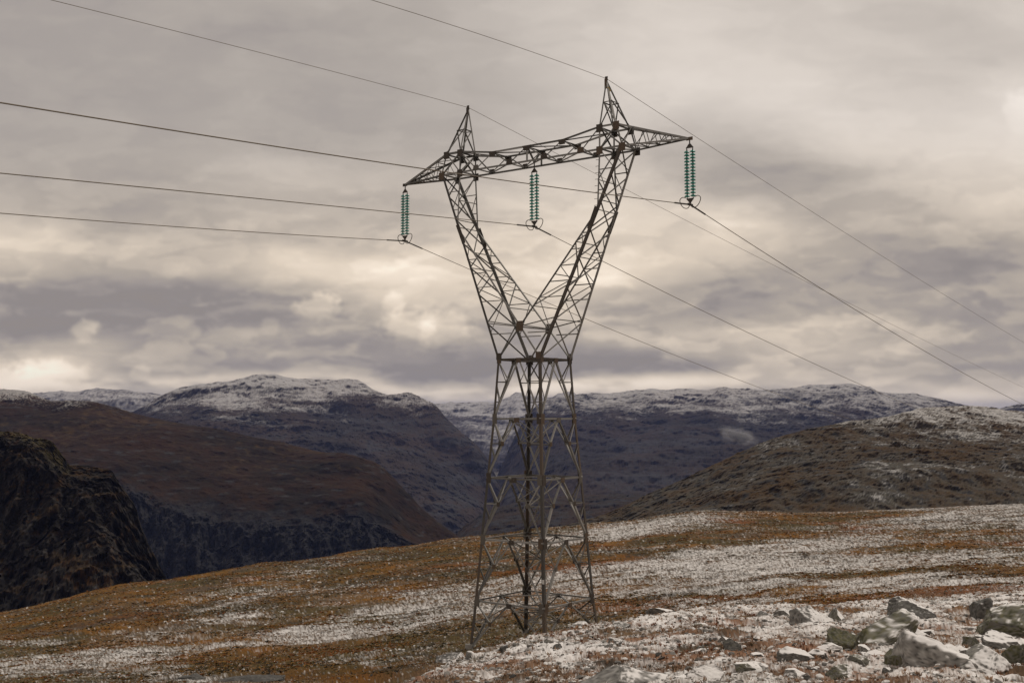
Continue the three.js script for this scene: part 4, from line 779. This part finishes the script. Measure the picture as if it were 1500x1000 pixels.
// countless pebbles over the slope
{
  const r = rng(411), base = new THREE.IcosahedronGeometry(1, 1), p = base.attributes.position.array;
  for (let o = 0; o < p.length; o += 3) { const n = 1 + 0.3 * noise(p[o] * 1.7, p[o + 1] * 1.7, p[o + 2] * 1.7 + 4); p[o] *= n; p[o + 1] *= n * 0.62; p[o + 2] *= n; }
  base.computeVertexNormals();
  const N = 60000, mesh = new THREE.InstancedMesh(base, new THREE.MeshStandardMaterial({ roughness: 0.95 }), N), M = new THREE.Matrix4(), q = new THREE.Quaternion(), e = new THREE.Euler(), col = new THREE.Color();
  let n = 0;
  while (n < N) {
    const d = 7 * Math.pow(520 / 7, Math.pow(r(), 0.85)), a = (-29 + 60 * r()) * Math.PI / 180, x = d * Math.tan(a), s = groundState(x, d);
    const stony = s + 0.5 * noise(x / 8, 6.6, d / 10); if (r() > sstep(0.15, 0.85, stony) * 0.9 + 0.1) continue;
    const size = Math.min(0.13, 0.008 + 0.0006 * d) * (0.3 + 1.5 * Math.pow(r(), 5)) + 0.004;
    e.set(r() * 0.8 - 0.4, r() * 6.28, r() * 0.8 - 0.4); q.setFromEuler(e);
    M.compose(new THREE.Vector3(x, groundY(x, d) + size * 0.1, -d), q, new THREE.Vector3(size * (0.8 + 0.7 * r()), size * (0.6 + 0.5 * r()), size)); mesh.setMatrixAt(n, M);
    const k = r() + (s < 0.3 ? 0.42 : 0); if (k < 0.5) col.setRGB(0.70, 0.68, 0.65); else if (k < 1.2) { const t = 0.10 + 0.16 * r(); col.setRGB(t, t * 0.93, t * 0.84); } else { const t = 0.035 + 0.05 * r(); col.setRGB(t, t * 0.92, t * 0.8); }
    mesh.setColorAt(n, col); n++;
  }
  mesh.name = 'loose_stones'; mesh.userData.kind = 'stuff'; tag(mesh, 'countless small frosted and bare stones strewn over the heath', 'stones'); shadows(mesh); scene.add(mesh);
}
// tussocks of grass and dwarf shrub over the open slope
{
  const r = rng(2823), parts = [];
  for (let i = 0; i < 7; i++) {
    const a = i / 7 * 6.28 + r(), h = 0.35 + 0.35 * r(), w = 0.32, ox = Math.cos(a), oz = Math.sin(a), g = new THREE.BufferGeometry();
    g.setAttribute('position', new THREE.BufferAttribute(new Float32Array([ox * 0.15 - oz * w, 0, oz * 0.15 + ox * w, ox * 0.15 + oz * w, 0, oz * 0.15 - ox * w, ox * 0.8 + oz * w * 0.5, h * 0.7, oz * 0.8 - ox * w * 0.5, ox * 0.6 - oz * w * 0.6, h, oz * 0.6 + ox * w * 0.6]), 3));
    g.setIndex([0, 1, 2, 0, 2, 3]); parts.push(g);
  }
  const base = mergeGeometries(parts); base.computeVertexNormals();
  const N = 60000, mesh = new THREE.InstancedMesh(base, new THREE.MeshPhysicalMaterial({ roughness: 1, specularIntensity: 0.1, side: THREE.DoubleSide }), N), M = new THREE.Matrix4(), q = new THREE.Quaternion(), e = new THREE.Euler(), col = new THREE.Color();
  let n = 0;
  while (n < N) {
    const d = 34 * Math.pow(420 / 34, Math.pow(r(), 0.9)), a = (-28 + 58 * r()) * Math.PI / 180, x = d * Math.tan(a), s = groundState(x, d);
    const clump = noise(x / 2.2, 3.7, d / 2.6) + 0.7 * noise(x / 11, 1.7, d / 13); if (r() > sstep(-0.25, 0.5, clump) * sstep(0.62, 0.25, s)) continue;
    const size = (0.07 + 0.0009 * d) * (0.5 + 1.0 * r() * r());
    e.set(0, r() * 6.28, 0); q.setFromEuler(e);
    M.compose(new THREE.Vector3(x, groundY(x, d) - size * 0.1, -d), q, new THREE.Vector3(size * 1.2, size * (0.6 + 0.5 * r()), size * 1.2)); mesh.setMatrixAt(n, M);
    const k = r() + 0.6 * noise(x / 9, 8.8, d / 12), t = 0.6 + 0.7 * r();
    if (k < 0.3) col.setRGB(0.16 * t, 0.062 * t, 0.02 * t); else if (k < 0.6) col.setRGB(0.19 * t, 0.105 * t, 0.035 * t); else if (k < 0.85) col.setRGB(0.075 * t, 0.058 * t, 0.025 * t); else col.setRGB(0.05 * t, 0.042 * t, 0.03 * t);
    mesh.setColorAt(n, col); n++;
  }
  mesh.name = 'grass_tussocks'; mesh.userData.kind = 'stuff'; tag(mesh, 'russet and olive grass tussocks covering the open slope', 'grass'); shadows(mesh); scene.add(mesh);
}
// heather and dry grass tufts on the knoll
{
  const r = rng(823), tuft = [];
  for (let i = 0; i < 11; i++) {
    const a = r() * 6.28, t = 0.25 + 0.75 * r(), h = 0.5 + 0.6 * r(), w = 0.06 + 0.04 * r(), ox = Math.cos(a), oz = Math.sin(a), g = new THREE.BufferGeometry();
    const bx = ox * 0.3 * r(), bz = oz * 0.3 * r(), tx = bx + ox * t * 0.7, tz = bz + oz * t * 0.7;
    g.setAttribute('position', new THREE.BufferAttribute(new Float32Array([bx - oz * w, 0, bz + ox * w, bx + oz * w, 0, bz - ox * w, (bx + tx) / 2 + oz * w * 0.8, h * 0.65, (bz + tz) / 2 - ox * w * 0.8, (bx + tx) / 2 - oz * w * 0.8, h * 0.65, (bz + tz) / 2 + ox * w * 0.8, tx, h, tz]), 3));
    g.setIndex([0, 1, 2, 0, 2, 3, 3, 2, 4]); tuft.push(g);
  }
  const base = mergeGeometries(tuft); base.computeVertexNormals();
  const N = 26000, mesh = new THREE.InstancedMesh(base, new THREE.MeshStandardMaterial({ roughness: 0.95, side: THREE.DoubleSide }), N), M = new THREE.Matrix4(), q = new THREE.Quaternion(), e = new THREE.Euler(), col = new THREE.Color();
  let n = 0;
  while (n < N) {
    const d = 6.2 * Math.pow(90 / 6.2, Math.pow(r(), 0.9)), a = (-28 + 58 * r()) * Math.PI / 180, x = d * Math.tan(a), s = groundState(x, d);
    const clump = noise(x / 0.9, 3.7, d / 1.1) + 0.6 * noise(x / 4, 1.7, d / 5); if (r() > (0.2 + 0.8 * sstep(-0.2, 0.6, clump)) * (1.1 - clamp(s))) continue;
    const size = (0.02 + 0.0009 * d) * (0.6 + 0.8 * r());
    e.set(0, r() * 6.28, 0); q.setFromEuler(e);
    M.compose(new THREE.Vector3(x, groundY(x, d) - size * 0.1, -d), q, new THREE.Vector3(size * 1.3, size * (0.7 + 0.5 * r()), size * 1.3)); mesh.setMatrixAt(n, M);
    const rd = noise(x / 1.7, 8.8, d / 1.9), k = clamp(r() - (s < 0.35 ? 0.2 : 0), rd > 0.16 ? 0 : 0.3, 1), t = 0.7 + 0.6 * r();
    if (k < 0.30 && d < 45) col.setRGB(0.22 * t, 0.095 * t, 0.05 * t); else if (k < 0.60) col.setRGB(0.34 * t, 0.22 * t, 0.14 * t); else if (k < 0.68) col.setRGB(0.12 * t, 0.09 * t, 0.05 * t); else col.setRGB(0.70, 0.65, 0.60);
    mesh.setColorAt(n, col); n++;
  }
  mesh.name = 'heather'; mesh.userData.kind = 'stuff'; tag(mesh, 'russet heather and dry grass tufts growing over the knoll', 'heather'); shadows(mesh); scene.add(mesh);
}

renderer.render(scene, camera);
